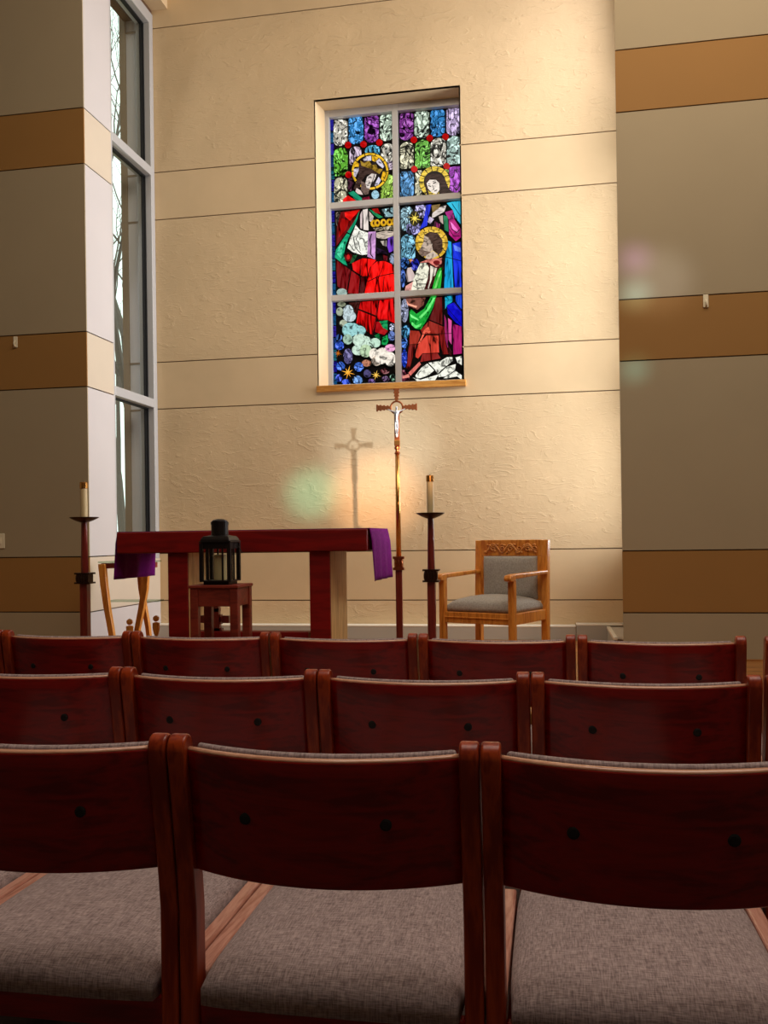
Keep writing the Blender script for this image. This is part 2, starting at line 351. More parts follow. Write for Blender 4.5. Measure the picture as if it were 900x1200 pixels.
def m_stained(col, pat):
    key = (tuple(col), pat)
    if key in _gm: return _gm[key]
    nt = NT('stained_glass'); c = lin(col)
    em = nt.n('ShaderNodeEmission'); gl = nt.n('ShaderNodeBsdfGlossy'); gl.inputs['Roughness'].default_value = .15; gl.inputs[0].default_value = (.004, .004, .004, 1)
    ad = nt.n('ShaderNodeAddShader'); nt.l(em.outputs[0], ad.inputs[0]); nt.l(gl.outputs[0], ad.inputs[1]); nt.l(ad.outputs[0], nt.out.inputs[0])
    em.inputs[1].default_value = 1.2
    if pat == 'leaf':
        v = coords(nt, (1, 1, .72))
        n1 = nt.n('ShaderNodeTexNoise', i_Scale=10.0, i_Detail=1.0, i_Distortion=1.8); nt.l(v, n1.inputs[0])
        n2 = nt.n('ShaderNodeTexNoise', i_Scale=24.0, i_Detail=1.0, i_Distortion=1.0); nt.l(v, n2.inputs[0])
        def ridge(nd, a_, b_):
            sb = nt.n('ShaderNodeMath', operation='SUBTRACT'); nt.l(nd.outputs[0], sb.inputs[0]); sb.inputs[1].default_value = .5
            ab = nt.n('ShaderNodeMath', operation='ABSOLUTE'); nt.l(sb.outputs[0], ab.inputs[0])
            return ramp(nt, ab.outputs[0], [(a_, (.02, .02, .02, 1)), (b_, (1, 1, 1, 1))])
        cell = ramp(nt, n2.outputs[0], [(.3, mul(c, .45)), (.5, mul(c, .95)), (.7, tuple(min(1, x*1.35+.10) for x in c[:3])+(1,))])
        m1 = nt.n('ShaderNodeMixRGB', blend_type='MULTIPLY'); m1.inputs[0].default_value = 1; nt.l(cell, m1.inputs[1]); nt.l(ridge(n1, .018, .06), m1.inputs[2])
        m2 = nt.n('ShaderNodeMixRGB', blend_type='MULTIPLY'); m2.inputs[0].default_value = .8; nt.l(m1.outputs[0], m2.inputs[1]); nt.l(ridge(n2, .012, .06), m2.inputs[2])
        nt.l(m2.outputs[0], em.inputs[0])
    elif pat in ('fold', 'paint', 'plain', 'hatch'):
        s = {'fold': (26, 1, 4.5), 'paint': (22, 1, 22), 'plain': (10, 1, 10), 'hatch': (14, 1, 60)}[pat]
        v = coords(nt, s); nz = nt.n('ShaderNodeTexNoise', i_Scale=1.0, i_Detail=2.0, i_Distortion=1.2); nt.l(v, nz.inputs[0])
        lo = {'fold': .06, 'paint': .16, 'plain': .6, 'hatch': .18}[pat]
        nt.l(ramp(nt, nz.outputs[0], [(.34, mul(c, lo)), (.48, mul(c, .95)), (.68, tuple(min(1, x*1.2+.01) for x in c[:3])+(1,))]), em.inputs[0])
    _gm[key] = nt.m; return nt.m
def clip(poly, x0, x1, z0, z1):
    def cut(ps, ins, inter):
        out = []
        for i in range(len(ps)):
            a, b = ps[i-1], ps[i]
            if ins(b):
                if not ins(a): out.append(inter(a, b))
                out.append(b)
            elif ins(a): out.append(inter(a, b))
        return out
    def ix(v): return lambda a, b: (v, a[1]+(b[1]-a[1])*(v-a[0])/(b[0]-a[0]))
    def iz(v): return lambda a, b: (a[0]+(b[0]-a[0])*(v-a[1])/(b[1]-a[1]), v)
    for ins, it in ((lambda p: p[0] >= x0, ix(x0)), (lambda p: p[0] <= x1, ix(x1)), (lambda p: p[1] >= z0, iz(z0)), (lambda p: p[1] <= z1, iz(z1))):
        poly = cut(poly, ins, it)
        if len(poly) < 3: return []
    return poly
class Panel:
    def __init__(s, org, ix, iz):
        s.org = org; s.rect = (GX[ix], GX[ix+1]+(.03 if ix == 2 else 0), GZ[iz], GZ[iz+1]); s.k = 0
        s.o = sgpart('glass_panel', MB().box(s.rect[0], s.rect[1], YG+.001, YG+.012, s.rect[2], s.rect[3]), M['lead'])
        s.lines = MB()
    def tr(s, X, Y):
        p = at(s.org[0]+X/10, s.org[1]+Y/10, YG); return (p.x, p.z)
    def poly(s, pts, col, pat='plain', name='glass_piece'):
        ps = clip([s.tr(*p) for p in pts], *s.rect)
        if len(ps) < 3: return
        y1 = YG - s.k*.00035; s.k += 1
        MB().prism(ps, y1-.003, y1+.0005, 'y').build(name, m_stained(col, pat), s.o)
    def ell(s, cx, cy, rx, ry, col, pat='plain', n=14, name='glass_piece', a0=0):
        s.poly([(cx+rx*math.cos(2*math.pi*i/n+a0), cy+ry*math.sin(2*math.pi*i/n+a0)) for i in range(n)], col, pat, name)
    def ring(s, cx, cy, r0, r1, col, pat='paint', segs=8):
        for k in range(segs):
            a0 = 2*math.pi*k/segs+.03; a1 = 2*math.pi*(k+1)/segs-.03
            A = [a0+(a1-a0)*i/4 for i in range(5)]
            s.poly([(cx+r1*math.cos(a), cy+r1*math.sin(a)) for a in A]+[(cx+r0*math.cos(a), cy+r0*math.sin(a)) for a in reversed(A)], col, pat)
    def med(s, x0, x1, y0, y1, col, flip=False, pat='leaf'):
        cx = (x0+x1)/2; w = (x1-x0)/2; sk = -.09
        pts = []
        h = min(w*.8, (y1-y0)*.4)
        for i in range(9):
            a = math.pi*i/8; pts.append((cx+w*math.cos(a), (y1-h)+h*math.sin(a)))
        pts += [(x0, y0+h*.25), (x0+w*.25, y0), (x1-w*.25, y0), (x1, y0+h*.25)]
        if flip: pts = [(x, y0+y1-y) for x, y in pts]
        s.poly([(x, y+(x-cx)*sk) for x, y in pts], col, pat)
    def dia(s, cx, cy, r, col=(172, 4, 4)):
        s.poly([(cx+r*math.cos(math.pi*i/4+.4), cy+r*math.sin(math.pi*i/4+.4)) for i in range(8)], col, 'plain')
    def star(s, cx, cy, r, col, n=8):
        pts = []
        for i in range(2*n):
            q = (r if (i//2) % 2 == 0 else r*.72) if i % 2 == 0 else r*.2
            pts.append((cx+q*math.cos(math.pi*i/n+.25), cy+q*math.sin(math.pi*i/n+.25)))
        s.poly(pts, col, 'plain')
    def line(s, pts, w=5):
        for a, b in zip(pts[:-1], pts[1:]):
            dx, dy = b[0]-a[0], b[1]-a[1]; L = math.hypot(dx, dy) or 1; nx, ny = -dy/L*w/2, dx/L*w/2
            ps = clip([s.tr(*q) for q in ((a[0]+nx, a[1]+ny), (b[0]+nx, b[1]+ny), (b[0]-nx, b[1]-ny), (a[0]-nx, a[1]-ny))], *s.rect)
            if len(ps) >= 3: s.lines.prism(ps, YG-.034, YG-.028, 'y')
    def done(s):
        if s.lines.v: s.lines.build('lead_lines', M['lead'], s.o)
    def border(s, xa, ya, xb, yb, n=7, wd=36):
        for i in range(n):
            t0, t1 = i/n, (i+1)/n-.012
            c = [(22, 18, 120), (16, 44, 96), (18, 70, 110), (20, 84, 100), (40, 30, 130)][(i*2) % 5]
            P0 = (xa+(xb-xa)*t0, ya+(yb-ya)*t0); P1 = (xa+(xb-xa)*t1, ya+(yb-ya)*t1)
            s.poly([P0, (P0[0]+wd, P0[1]), (P1[0]+wd, P1[1]), P1], c, 'hatch')

W_ = (222, 216, 200); PG = (196, 216, 194); CR = (214, 208, 176)
# ---- top left
p = Panel((380, 120), 0, 4)
p.border(70, 205, 90, 1195)
p.med(110, 272, 205, 512, W_); p.med(288, 458, 178, 492, (62, 146, 214)); p.med(474, 638, 165, 472, (156, 72, 178)); p.med(654, 815, 148, 455, PG)
p.med(112, 275, 535, 862, (112, 196, 62), True); p.med(298, 436, 520, 730, (186, 166, 186), True); p.med(480, 650, 505, 640, (86, 170, 206), True); p.med(666, 818, 485, 790, W_, True)
p.med(118, 272, 880, 1185, CR, True); p.med(282, 350, 890, 1040, (84, 44, 64)); p.med(740, 820, 690, 790, (190, 170, 190)); p.med(664, 822, 850, 1150, (168, 212, 86), True); p.ell(600, 1085, 44, 50, (150, 190, 206), 'paint')
p.ell(540, 812, 226, 226, (20, 16, 14)); p.ring(540, 812, 190, 214, (224, 176, 40), 'plain', 10)
p.ell(540, 812, 186, 186, (26, 20, 18), 'plain', 20)
p.poly([(455, 672), (500, 640), (552, 632), (556, 690), (500, 692), (470, 690)], (196, 190, 204), 'paint')
p.poly([(560, 632), (640, 652), (602, 706), (566, 690)], (222, 170, 30), 'paint')
p.poly([(608, 700), (648, 664), (708, 752), (690, 780), (640, 740)], (200, 194, 210), 'paint')
p.poly([(352, 762), (385, 705), (412, 730), (412, 760)], (222, 170, 30), 'paint')
p.poly([(350, 870), (350, 790), (412, 770), (408, 800), (372, 880)], (200, 194, 210), 'paint')
p.poly([(715, 810), (722, 850), (690, 930), (668, 905), (690, 820)], (222, 170, 30), 'paint')
p.poly([(600, 960), (640, 880), (668, 915), (640, 970), (596, 985)], (200, 194, 210), 'paint')
p.poly([(412, 705), (500, 690), (620, 770), (650, 835), (600, 845), (500, 850), (440, 930), (424, 1000), (366, 1030), (352, 1010), (402, 880), (408, 770)], (60, 42, 36), 'hatch', 'hair_piece')
p.poly([(426, 690), (470, 720), (530, 690), (560, 745), (610, 735), (630, 785), (690, 790), (650, 846), (560, 790), (440, 750)], (150, 118, 36), 'paint', 'crown_piece')
p.poly([(508, 880), (560, 842), (616, 850), (600, 900), (560, 960), (536, 1024), (500, 1010), (486, 950)], (206, 194, 186), 'paint', 'face_piece')
p.poly([(436, 930), (486, 950), (500, 1010), (536, 1018), (520, 1080), (478, 1088), (436, 1040)], (104, 84, 76), 'hatch', 'beard_piece')
p.poly([(384, 1012), (430, 1040), (462, 1092), (400, 1080), (370, 1050)], (206, 186, 178), 'paint')
p.poly([(286, 1066), (348, 1046), (446, 1130), (442, 1180), (372, 1150)], (18, 132, 96), 'plain'); p.poly([(228, 1140), (280, 1098), (388, 1165), (300, 1200), (215, 1200)], (222, 20, 16), 'plain')
p.poly([(450, 1130), (530, 1110), (545, 1165), (450, 1180)], (120, 20, 44), 'paint')
p.line([(520, 900), (560, 890)], 7); p.line([(530, 930), (548, 960), (520, 968)], 6); p.line([(510, 990), (536, 985)], 6); p.line([(600, 850), (570, 950), (545, 1010)], 5); p.line([(330, 1110), (420, 1170)], 5)
for q in ((283, 508), (464, 500), (650, 480), (288, 856)): p.dia(*q, 40)
p.done()
# ---- top right
p = Panel((460, 120), 2, 4)
p.med(84, 244, 130, 445, (140, 58, 152)); p.med(258, 428, 108, 422, PG); p.med(444, 612, 92, 405, (58, 140, 208)); p.med(632, 800, 72, 388, (198, 176, 216))
p.med(90, 246, 465, 775, CR, True); p.med(266, 440, 440, 772, (128, 204, 86), True); p.med(448, 626, 420, 748, W_, True); p.med(638, 805, 395, 725, (186, 216, 206), True)
p.med(92, 250, 812, 1130, (82, 146, 200)); p.med(268, 350, 800, 1120, CR); p.med(664, 805, 755, 1075, (162, 58, 184)); p.med(560, 660, 790, 960, (150, 190, 90))
p.ell(495, 935, 186, 190, (18, 14, 10)); p.ring(495, 935, 128, 180, (222, 190, 66), 'hatch', 14); p.ell(495, 935, 122, 122, (24, 18, 14))
p.poly([(378, 960), (400, 880), (470, 836), (560, 850), (620, 910), (660, 1010), (740, 1095), (545, 1098), (560, 1010), (548, 950), (500, 912), (430, 912), (402, 960), (420, 1050), (432, 1095), (405, 1098)], (50, 32, 28), 'hatch', 'hair_piece')
p.poly([(402, 955), (436, 912), (510, 914), (548, 950), (554, 1030), (514, 1080), (462, 1062), (418, 1015)], (226, 214, 202), 'plain', 'face_piece')
p.line([(425, 990), (456, 1000)], 9); p.line([(480, 965), (515, 950)], 9); p.line([(472, 985), (492, 1030), (476, 1036)], 6); p.line([(495, 1055), (528, 1040)], 7); p.line([(418, 968), (450, 975)], 4); p.line([(474, 945), (510, 932)], 4)
for q in ((252, 445), (438, 425), (622, 410), (258, 788), (636, 755)): p.dia(*q, 40)
p.done()
# ---- middle left
p = Panel((380, 235), 0, 2)
p.border(82, 120, 100, 1120)
p.poly([(140, 140), (190, 130), (150, 300), (132, 240)], (96, 80, 70), 'leaf')
p.poly([(196, 138), (428, 100), (380, 215), (270, 365), (140, 540), (150, 320)], (96, 8, 8), 'fold')
p.poly([(240, 142), (418, 112), (304, 240), (244, 190)], (228, 22, 16), 'plain'); p.poly([(210, 210), (292, 240), (262, 340), (170, 440), (180, 300)], (150, 12, 10), 'fold')
p.poly([(416, 118), (388, 220), (360, 290), (306, 390), (272, 372), (368, 220)], (16, 140, 100), 'plain')
p.poly([(266, 388), (304, 402), (252, 520), (228, 650), (272, 766), (210, 740), (124, 672), (140, 580)], (20, 150, 104), 'paint')
p.poly([(170, 545), (240, 470), (212, 600), (196, 680), (150, 630)], (74, 204, 158), 'paint')
p.poly([(424, 170), (446, 120), (444, 335), (424, 325)], (206, 186, 184), 'plain'); p.poly([(456, 112), (510, 100), (520, 352), (462, 345)], (222, 210, 202), 'fold'); p.poly([(530, 130), (580, 190), (560, 262), (530, 240)], (200, 186, 176), 'plain')
p.poly([(370, 290), (420, 350), (515, 382), (506, 632), (440, 642), (330, 604), (274, 560), (312, 432), (350, 350)], (226, 226, 214), 'paint')
p.line([(350, 440), (370, 560), (440, 636)], 8); p.line([(420, 370), (380, 470), (410, 500), (430, 600)], 7); p.line([(300, 520), (360, 600)], 7)
p.poly([(518, 372), (606, 366), (598, 692), (508, 660)], (204, 152, 208), 'plain'); p.line([(560, 400), (545, 470), (555, 560), (550, 640), (580, 680)], 12); p.line([(535, 400), (530, 640)], 4)
p.poly([(612, 382), (720, 360), (816, 368), (816, 412), (720, 452), (650, 452), (612, 432)], (190, 174, 158), 'hatch', 'hand_piece')
p.poly([(660, 480), (730, 470), (730, 540), (690, 530)], (170, 160, 150), 'fold'); p.poly([(748, 440), (806, 425), (812, 592), (762, 612), (740, 540)], (104, 56, 182), 'fold')
for x, y in ((580, 272), (622, 268), (695, 264), (765, 260), (818, 255)): p.ell(x, y, 36, 44, (206, 156, 26), 'plain', 10); p.ell(x+4, y-2, 15, 20, (50, 14, 8), 'plain', 8)
p.poly([(578, 330), (816, 300), (818, 352), (600, 362)], (168, 154, 128), 'leaf')
p.poly([(676, 110), (816, 85), (820, 190), (720, 200)], (156, 196, 204), 'leaf'); p.poly([(530, 110), (560, 120), (690, 200), (640, 214), (580, 170)], (24, 126, 76), 'plain'); p.poly([(560, 106), (630, 96), (660, 160), (600, 150)], (160, 20, 16), 'plain')
p.ell(285, 668, 46, 52, (90, 10, 10), 'paint', 10); p.ell(285, 668, 20, 32, (190, 30, 26), 'plain', 8); p.poly([(340, 650), (394, 640), (340, 740), (300, 745)], (22, 70, 36), 'paint')
p.poly([(620, 560), (730, 600), (740, 630), (620, 625)], (36, 20, 44), 'paint'); p.poly([(690, 640), (745, 660), (740, 720), (700, 700)], (90, 14, 22), 'paint'); p.ell(806, 690, 36, 66, (172, 190, 222), 'leaf', 10)
p.poly([(140, 700), (312, 822), (270, 1090), (160, 1010)], (104, 10, 14), 'fold'); p.poly([(322, 830), (428, 902), (410, 1098), (282, 1090)], (136, 8, 12), 'fold'); p.poly([(330, 742), (454, 682), (440, 885), (342, 820)], (204, 10, 10), 'fold')
p.poly([(456, 684), (560, 692), (612, 706), (540, 790), (515, 890), (446, 892)], (228, 16, 12), 'fold'); p.poly([(438, 902), (510, 897), (466, 1095), (420, 1098)], (70, 6, 8), 'fold')
p.poly([(560, 770), (620, 722), (710, 716), (640, 900), (580, 1095), (476, 1098), (520, 900)], (238, 16, 12), 'fold'); p.poly([(714, 718), (800, 756), (835, 850), (835, 1095), (584, 1095), (650, 900)], (244, 16, 12), 'fold')
p.line([(140, 690), (430, 905)], 6); p.line([(430, 905), (520, 897)], 5); p.line([(318, 830), (270, 1090)], 5); p.line([(440, 770), (430, 905), (410, 1098)], 5); p.line([(520, 960), (640, 900), (835, 860)], 7); p.line([(710, 900), (690, 1090)], 6); p.line([(600, 620), (760, 625)], 4); p.line([(600, 690), (780, 730)], 5)
p.ell(212, 1082, 62, 46, (150, 172, 164), 'paint')
p.done()
# ---- middle right
p = Panel((460, 230), 2, 2)
p.med(98, 236, 120, 400, (150, 190, 204), True); p.med(262, 390, 105, 260, (180, 172, 222)); p.med(165, 330, 320, 455, (156, 150, 214)); p.med(100, 265, 445, 735, (116, 180, 206), True)
p.ell(142, 785, 52, 66, (66, 120, 206), 'leaf'); p.ell(262, 800, 52, 70, (34, 44, 176), 'leaf'); p.ell(122, 960, 28, 110, (60, 100, 186), 'leaf')
p.ell(258, 262, 62, 92, (44, 40, 16)); p.star(258, 262, 84, (240, 212, 84)); p.star(215, 752, 36, (236, 150, 50))
p.poly([(398, 105), (456, 98), (424, 230), (404, 345), (318, 390), (362, 296)], (18, 40, 196), 'fold')
p.poly([(456, 110), (560, 95), (540, 160), (470, 190)], (120, 96, 50), 'paint'); p.poly([(470, 200), (560, 128), (632, 110), (606, 182), (500, 242), (458, 262)], (202, 190, 184), 'hatch', 'hand_piece')
p.poly([(436, 240), (486, 272), (442, 326), (408, 300)], (186, 170, 196), 'fold'); p.poly([(500, 296), (556, 330), (550, 372), (476, 362)], (176, 34, 124), 'fold'); p.poly([(540, 240), (590, 226), (594, 330), (560, 300)], (170, 150, 140), 'fold')
p.poly([(598, 226), (648, 240), (656, 420), (612, 400)], (22, 116, 74), 'fold'); p.poly([(616, 190), (704, 165), (726, 262), (660, 280)], (150, 18, 112), 'paint')
p.poly([(660, 284), (722, 268), (795, 380), (805, 480), (742, 528), (664, 450)], (166, 22, 112), 'plain'); p.poly([(676, 300), (712, 330), (780, 420), (760, 440), (700, 380)], (226, 110, 186), 'plain'); p.line([(680, 330), (700, 400), (760, 440), (790, 400)], 8); p.line([(670, 400), (720, 480), (790, 480)], 7)
p.poly([(636, 84), (700, 70), (812, 58), (812, 345), (742, 262), (704, 160)], (22, 166, 196), 'fold'); p.line([(700, 100), (810, 260)], 7)
p.poly([(640, 520), (690, 540), (700, 760), (714, 1085), (606, 1085), (622, 720)], (22, 146, 198), 'fold'); p.poly([(704, 560), (812, 536), (812, 1085), (734, 1085), (712, 760)], (20, 46, 204), 'fold'); p.poly([(715, 570), (800, 610), (800, 660), (730, 640)], (90, 120, 226), 'fold')
p.line([(620, 722), (810, 770)], 6)
p.ell(460, 552, 196, 196, (16, 12, 8)); p.ring(460, 552, 158, 190, (206, 164, 48), 'plain', 12); p.ring(460, 552, 60, 156, (226, 186, 70), 'hatch', 14)
p.poly([(372, 462), (440, 424), (530, 440), (588, 520), (590, 640), (544, 696), (480, 640), (470, 560), (424, 496)], (70, 50, 42), 'hatch', 'hair_piece')
p.poly([(374, 470), (426, 494), (472, 570), (476, 640), (440, 668), (370, 644), (332, 614), (362, 560)], (178, 158, 142), 'paint', 'face_piece'); p.poly([(306, 662), (336, 616), (372, 644), (450, 660), (420, 704), (350, 714)], (120, 98, 86), 'hatch', 'beard_piece'); p.poly([(400, 700), (480, 646), (540, 702), (450, 748), (388, 738)], (186, 168, 152), 'paint')
p.line([(372, 540), (410, 545)], 8); p.line([(340, 612), (380, 620)], 6); p.line([(470, 580), (480, 640)], 6)
p.poly([(410, 800), (600, 740), (600, 860), (440, 1090), (360, 1100)], (60, 20, 18), 'paint')
p.poly([(326, 784), (420, 746), (540, 738), (584, 728), (576, 802), (520, 842), (470, 812), (430, 782)], (206, 116, 104), 'paint'); p.ell(520, 785, 40, 26, (110, 24, 26), 'plain')
p.poly([(330, 792), (400, 790), (432, 850), (414, 980), (372, 1104), (220, 1118), (250, 980), (292, 870)], (222, 220, 198), 'paint'); p.line([(270, 980), (300, 1040), (400, 1040)], 8); p.line([(250, 1060), (300, 1090), (380, 1080)], 6)
p.poly([(160, 930), (180, 850), (222, 840), (264, 930), (244, 996), (180, 1014)], (196, 176, 170), 'fold', 'hand_piece'); p.poly([(160, 1060), (244, 1008), (222, 1112), (148, 1118)], (208, 146, 136), 'paint')
p.poly([(446, 820), (490, 842), (464, 980), (424, 1098), (418, 1080), (444, 990)], (218, 210, 192), 'plain'); p.poly([(496, 846), (524, 850), (504, 930), (484, 950)], (206, 196, 180), 'plain')
p.poly([(544, 860), (592, 836), (566, 1085), (468, 1100), (504, 960)], (34, 160, 44), 'fold'); p.poly([(560, 880), (580, 880), (520, 1080), (490, 1090)], (120, 224, 110), 'plain')
p.done()
# ---- bottom left
p = Panel((380, 340), 0, 0)
p.border(97, 145, 115, 1115)
p.poly([(428, 140), (640, 122), (612, 308), (404, 222)], (190, 10, 10), 'fold'); p.poly([(400, 236), (608, 320), (566, 530), (376, 395)], (196, 10, 10), 'fold'); p.poly([(650, 122), (840, 100), (840, 395), (740, 350), (630, 350), (622, 290)], (218, 12, 12), 'fold'); p.poly([(606, 372), (650, 372), (748, 480), (704, 526), (596, 492)], (156, 10, 16), 'plain'); p.poly([(290, 150), (420, 140), (380, 300)], (56, 20, 16), 'paint')
p.line([(400, 226), (620, 312)], 6); p.line([(430, 140), (372, 400)], 5); p.line([(645, 122), (610, 320), (560, 540)], 5); p.line([(610, 352), (740, 350)], 5)
p.poly([(646, 368), (742, 356), (744, 472), (690, 446)], (14, 136, 76), 'paint'); p.poly([(588, 536), (640, 506), (660, 560), (640, 590)], (10, 96, 46), 'paint'); p.poly([(680, 560), (740, 526), (752, 600), (730, 644), (676, 640)], (16, 146, 70), 'paint')
TE = (140, 190, 190); SG_ = (188, 212, 194); CW = (228, 218, 204); BW = (180, 196, 200)
CL = []
p.ell(205, 168, 50, 30, (120, 126, 104), 'paint')
for a in ((186, 256, 42, 50, (150, 160, 140)), (228, 392, 44, 40, (160, 168, 146)), (286, 250, 60, 72, BW), (300, 310, 76, 66, BW), (300, 470, 86, 84, TE), (410, 480, 80, 60, TE), (340, 440, 70, 50, TE), (280, 580, 56, 60, (150, 180, 160)), (420, 590, 84, 74, SG_), (490, 610, 70, 66, SG_), (600, 622, 64, 56, (176, 206, 186)), (400, 706, 72, 62, SG_), (490, 716, 72, 76, (172, 196, 160)), (588, 752, 58, 66, CW), (620, 830, 60, 60, (196, 178, 160)), (690, 760, 80, 82, CW), (670, 812, 70, 60, CW), (776, 812, 66, 84, CW), (778, 682, 62, 44, (224, 156, 196)), (500, 860, 56, 40, (176, 116, 90))):
    p.ell(a[0], a[1], a[2]+9, a[3]+9, (22, 24, 20)); CL.append(a)
for a in CL: p.ell(*a, 'paint')
for a in ((180, 560, 36, 40, (70, 110, 190)), (186, 655, 52, 52, (52, 92, 214)), (284, 780, 54, 92, (96, 90, 140)), (196, 895, 52, 52, (60, 110, 226)), (412, 905, 56, 56, (70, 116, 222)), (178, 1035, 38, 44, (50, 76, 196)), (262, 1084, 50, 36, (56, 90, 220)), (398, 1058, 58, 52, (110, 156, 226)), (510, 985, 44, 48, (90, 84, 134)), (560, 1070, 40, 30, (110, 80, 150)), (800, 440, 34, 44, (190, 196, 226)), (796, 545, 40, 60, (120, 146, 220)), (716, 955, 52, 34, (116, 54, 58)), (726, 1045, 44, 34, (130, 100, 140)), (808, 1030, 34, 40, (140, 190, 160))): p.ell(*a, 'leaf')
p.star(286, 972, 84, (255, 172, 56)); p.star(612, 1002, 58, (250, 196, 84)); p.star(168, 748, 46, (206, 110, 24))
p.done()
# ---- bottom right
p = Panel((460, 335), 2, 0)
p.ell(142, 290, 44, 140, (170, 176, 206), 'leaf'); p.ell(152, 530, 50, 90, (70, 150, 196), 'leaf'); p.ell(140, 670, 36, 66, (66, 120, 214), 'leaf'); p.ell(140, 850, 32, 110, (24, 60, 190), 'leaf')
p.poly([(110, 985), (180, 990), (200, 1110), (110, 1120)], (110, 40, 60), 'leaf')
p.poly([(508, 140), (584, 132), (584, 458), (432, 394), (480, 270)], (86, 14, 12), 'fold'); p.poly([(430, 410), (586, 476), (545, 568), (350, 570), (330, 520)], (136, 34, 24), 'fold')
p.poly([(205, 524), (310, 532), (330, 572), (290, 684), (196, 700)], (150, 44, 30), 'fold'); p.poly([(192, 706), (282, 692), (250, 800), (196, 985), (166, 965)], (116, 26, 22), 'fold'); p.poly([(550, 482), (606, 478), (656, 800), (590, 804), (556, 650)], (120, 22, 20), 'fold'); p.poly([(612, 620), (700, 780), (690, 830), (650, 790)], (50, 10, 10), 'fold')
p.poly([(300, 692), (400, 582), (540, 585), (546, 782), (350, 792), (300, 852), (264, 832)], (196, 60, 44), 'fold'); p.poly([(340, 600), (370, 520), (420, 480), (446, 540), (430, 560), (390, 540), (330, 660), (300, 680)], (216, 90, 68), 'paint'); p.poly([(350, 800), (530, 792), (566, 850), (400, 880), (326, 894)], (126, 28, 24), 'fold')
p.poly([(450, 130), (516, 118), (472, 262), (402, 402), (334, 512), (262, 502), (204, 430), (200, 300), (222, 278), (282, 332), (372, 270)], (22, 150, 48), 'paint'); p.poly([(480, 140), (504, 140), (440, 270), (330, 390), (310, 370), (400, 280)], (110, 232, 120), 'plain'); p.poly([(206, 330), (300, 390), (310, 410), (220, 372)], (120, 236, 130), 'plain'); p.poly([(224, 420), (280, 470), (340, 440), (330, 480), (270, 500), (226, 460)], (96, 220, 110), 'paint')
p.poly([(156, 152), (388, 140), (362, 232), (292, 282), (180, 236)], (116, 66, 54), 'paint'); p.poly([(160, 160), (190, 210), (290, 240), (280, 262), (178, 226)], (222, 150, 124), 'plain')
p.poly([(318, 890), (334, 922), (212, 1056), (188, 1020)], (212, 108, 98), 'plain'); p.poly([(116, 1062), (190, 1034), (204, 1072), (120, 1088)], (206, 124, 112), 'plain', 'hand_piece')
WD = (226, 226, 212)
for q in ([(270, 1052), (340, 962), (410, 914), (492, 990), (420, 1050), (330, 1082), (280, 1088)], [(424, 905), (570, 880), (640, 838), (702, 836), (706, 880), (606, 960), (526, 1034), (500, 984)], [(540, 1042), (640, 950), (742, 920), (732, 990), (622, 1062), (540, 1070)], [(740, 842), (812, 822), (812, 930), (764, 902)], [(600, 1084), (742, 1000), (812, 1050), (812, 1104), (760, 1062), (640, 1084)], [(240, 1076), (330, 1104), (540, 1040), (500, 1108), (300, 1126)]): p.poly(q, WD, 'paint')
p.poly([(608, 340), (642, 420), (652, 740), (618, 640)], (150, 36, 96), 'fold'); p.poly([(652, 380), (694, 412), (694, 690), (660, 640)], (206, 78, 146), 'fold'); p.poly([(708, 450), (812, 480), (812, 796), (716, 806)], (158, 24, 96), 'fold')
p.poly([(638, 232), (722, 198), (812, 300), (812, 480), (740, 432), (650, 330)], (16, 14, 190), 'plain'); p.poly([(616, 132), (704, 118), (704, 190), (640, 230), (620, 276)], (22, 150, 182), 'paint'); p.poly([(740, 122), (812, 108), (812, 280), (744, 192)], (24, 60, 196), 'fold')
p.line([(586, 130), (596, 480), (640, 720), (720, 830)], 5); p.line([(410, 396), (590, 476)], 5); p.line([(330, 574), (700, 566)], 5); p.line([(190, 700), (300, 686)], 5); p.line([(410, 905), (540, 1042)], 7); p.line([(700, 410), (708, 820)], 5); p.line([(640, 260), (812, 470)], 5); p.line([(540, 470), (560, 700), (600, 810)], 4); p.line([(700, 190), (812, 310)], 5)
p.done()

# ------------------------------------------------------------------ heater along the back wall
ht = empty('baseboard_heater', (-1.6, 7.92, PLAT)); tag(ht, 'low grey baseboard heater running along the back wall', 'heater')
def hp(nm, mb, mat, bev=.003):
    o = mb.build(nm, mat, ht, bevel=bev); o.location = -ht.location; return o
hp('front_cover', MB().box(XS+.01, .20, 7.86, 7.872, PLAT, .400), M['heater']); hp('top_cover', MB().box(XS+.01, .20, 7.858, 7.999, .400, .412), M['heater_top'])
hp('front_cover', MB().box(.203, .46, 7.852, 7.872, PLAT, .415), M['heater']); hp('top_cover', MB().box(.203, .795, 7.85, 7.999, .415, .428), M['heater_top'])
hp('front_cover', MB().box(.455, .47, 7.0, 7.849, PLAT, .39), M['heater'])
hp('top_rail', MB().box(.452, .482, 7.0, 7.849, .39, .412), M['heater_top']); hp('top_rail', MB().box(.77, .797, 7.0, 7.849, .39, .412), M['heater_top'])
for k in range(26):
    y = 7.02+k*.032; hp('grille_slat', MB().box(.482, .77, y, y+.010, .395, .408), M['heater_top'], 0)
for k in range(5):
    x = .52+k*.055; hp('grille_slat', MB().box(x, x+.006, 7.0, 7.849, .39, .4), M['heater'], 0)

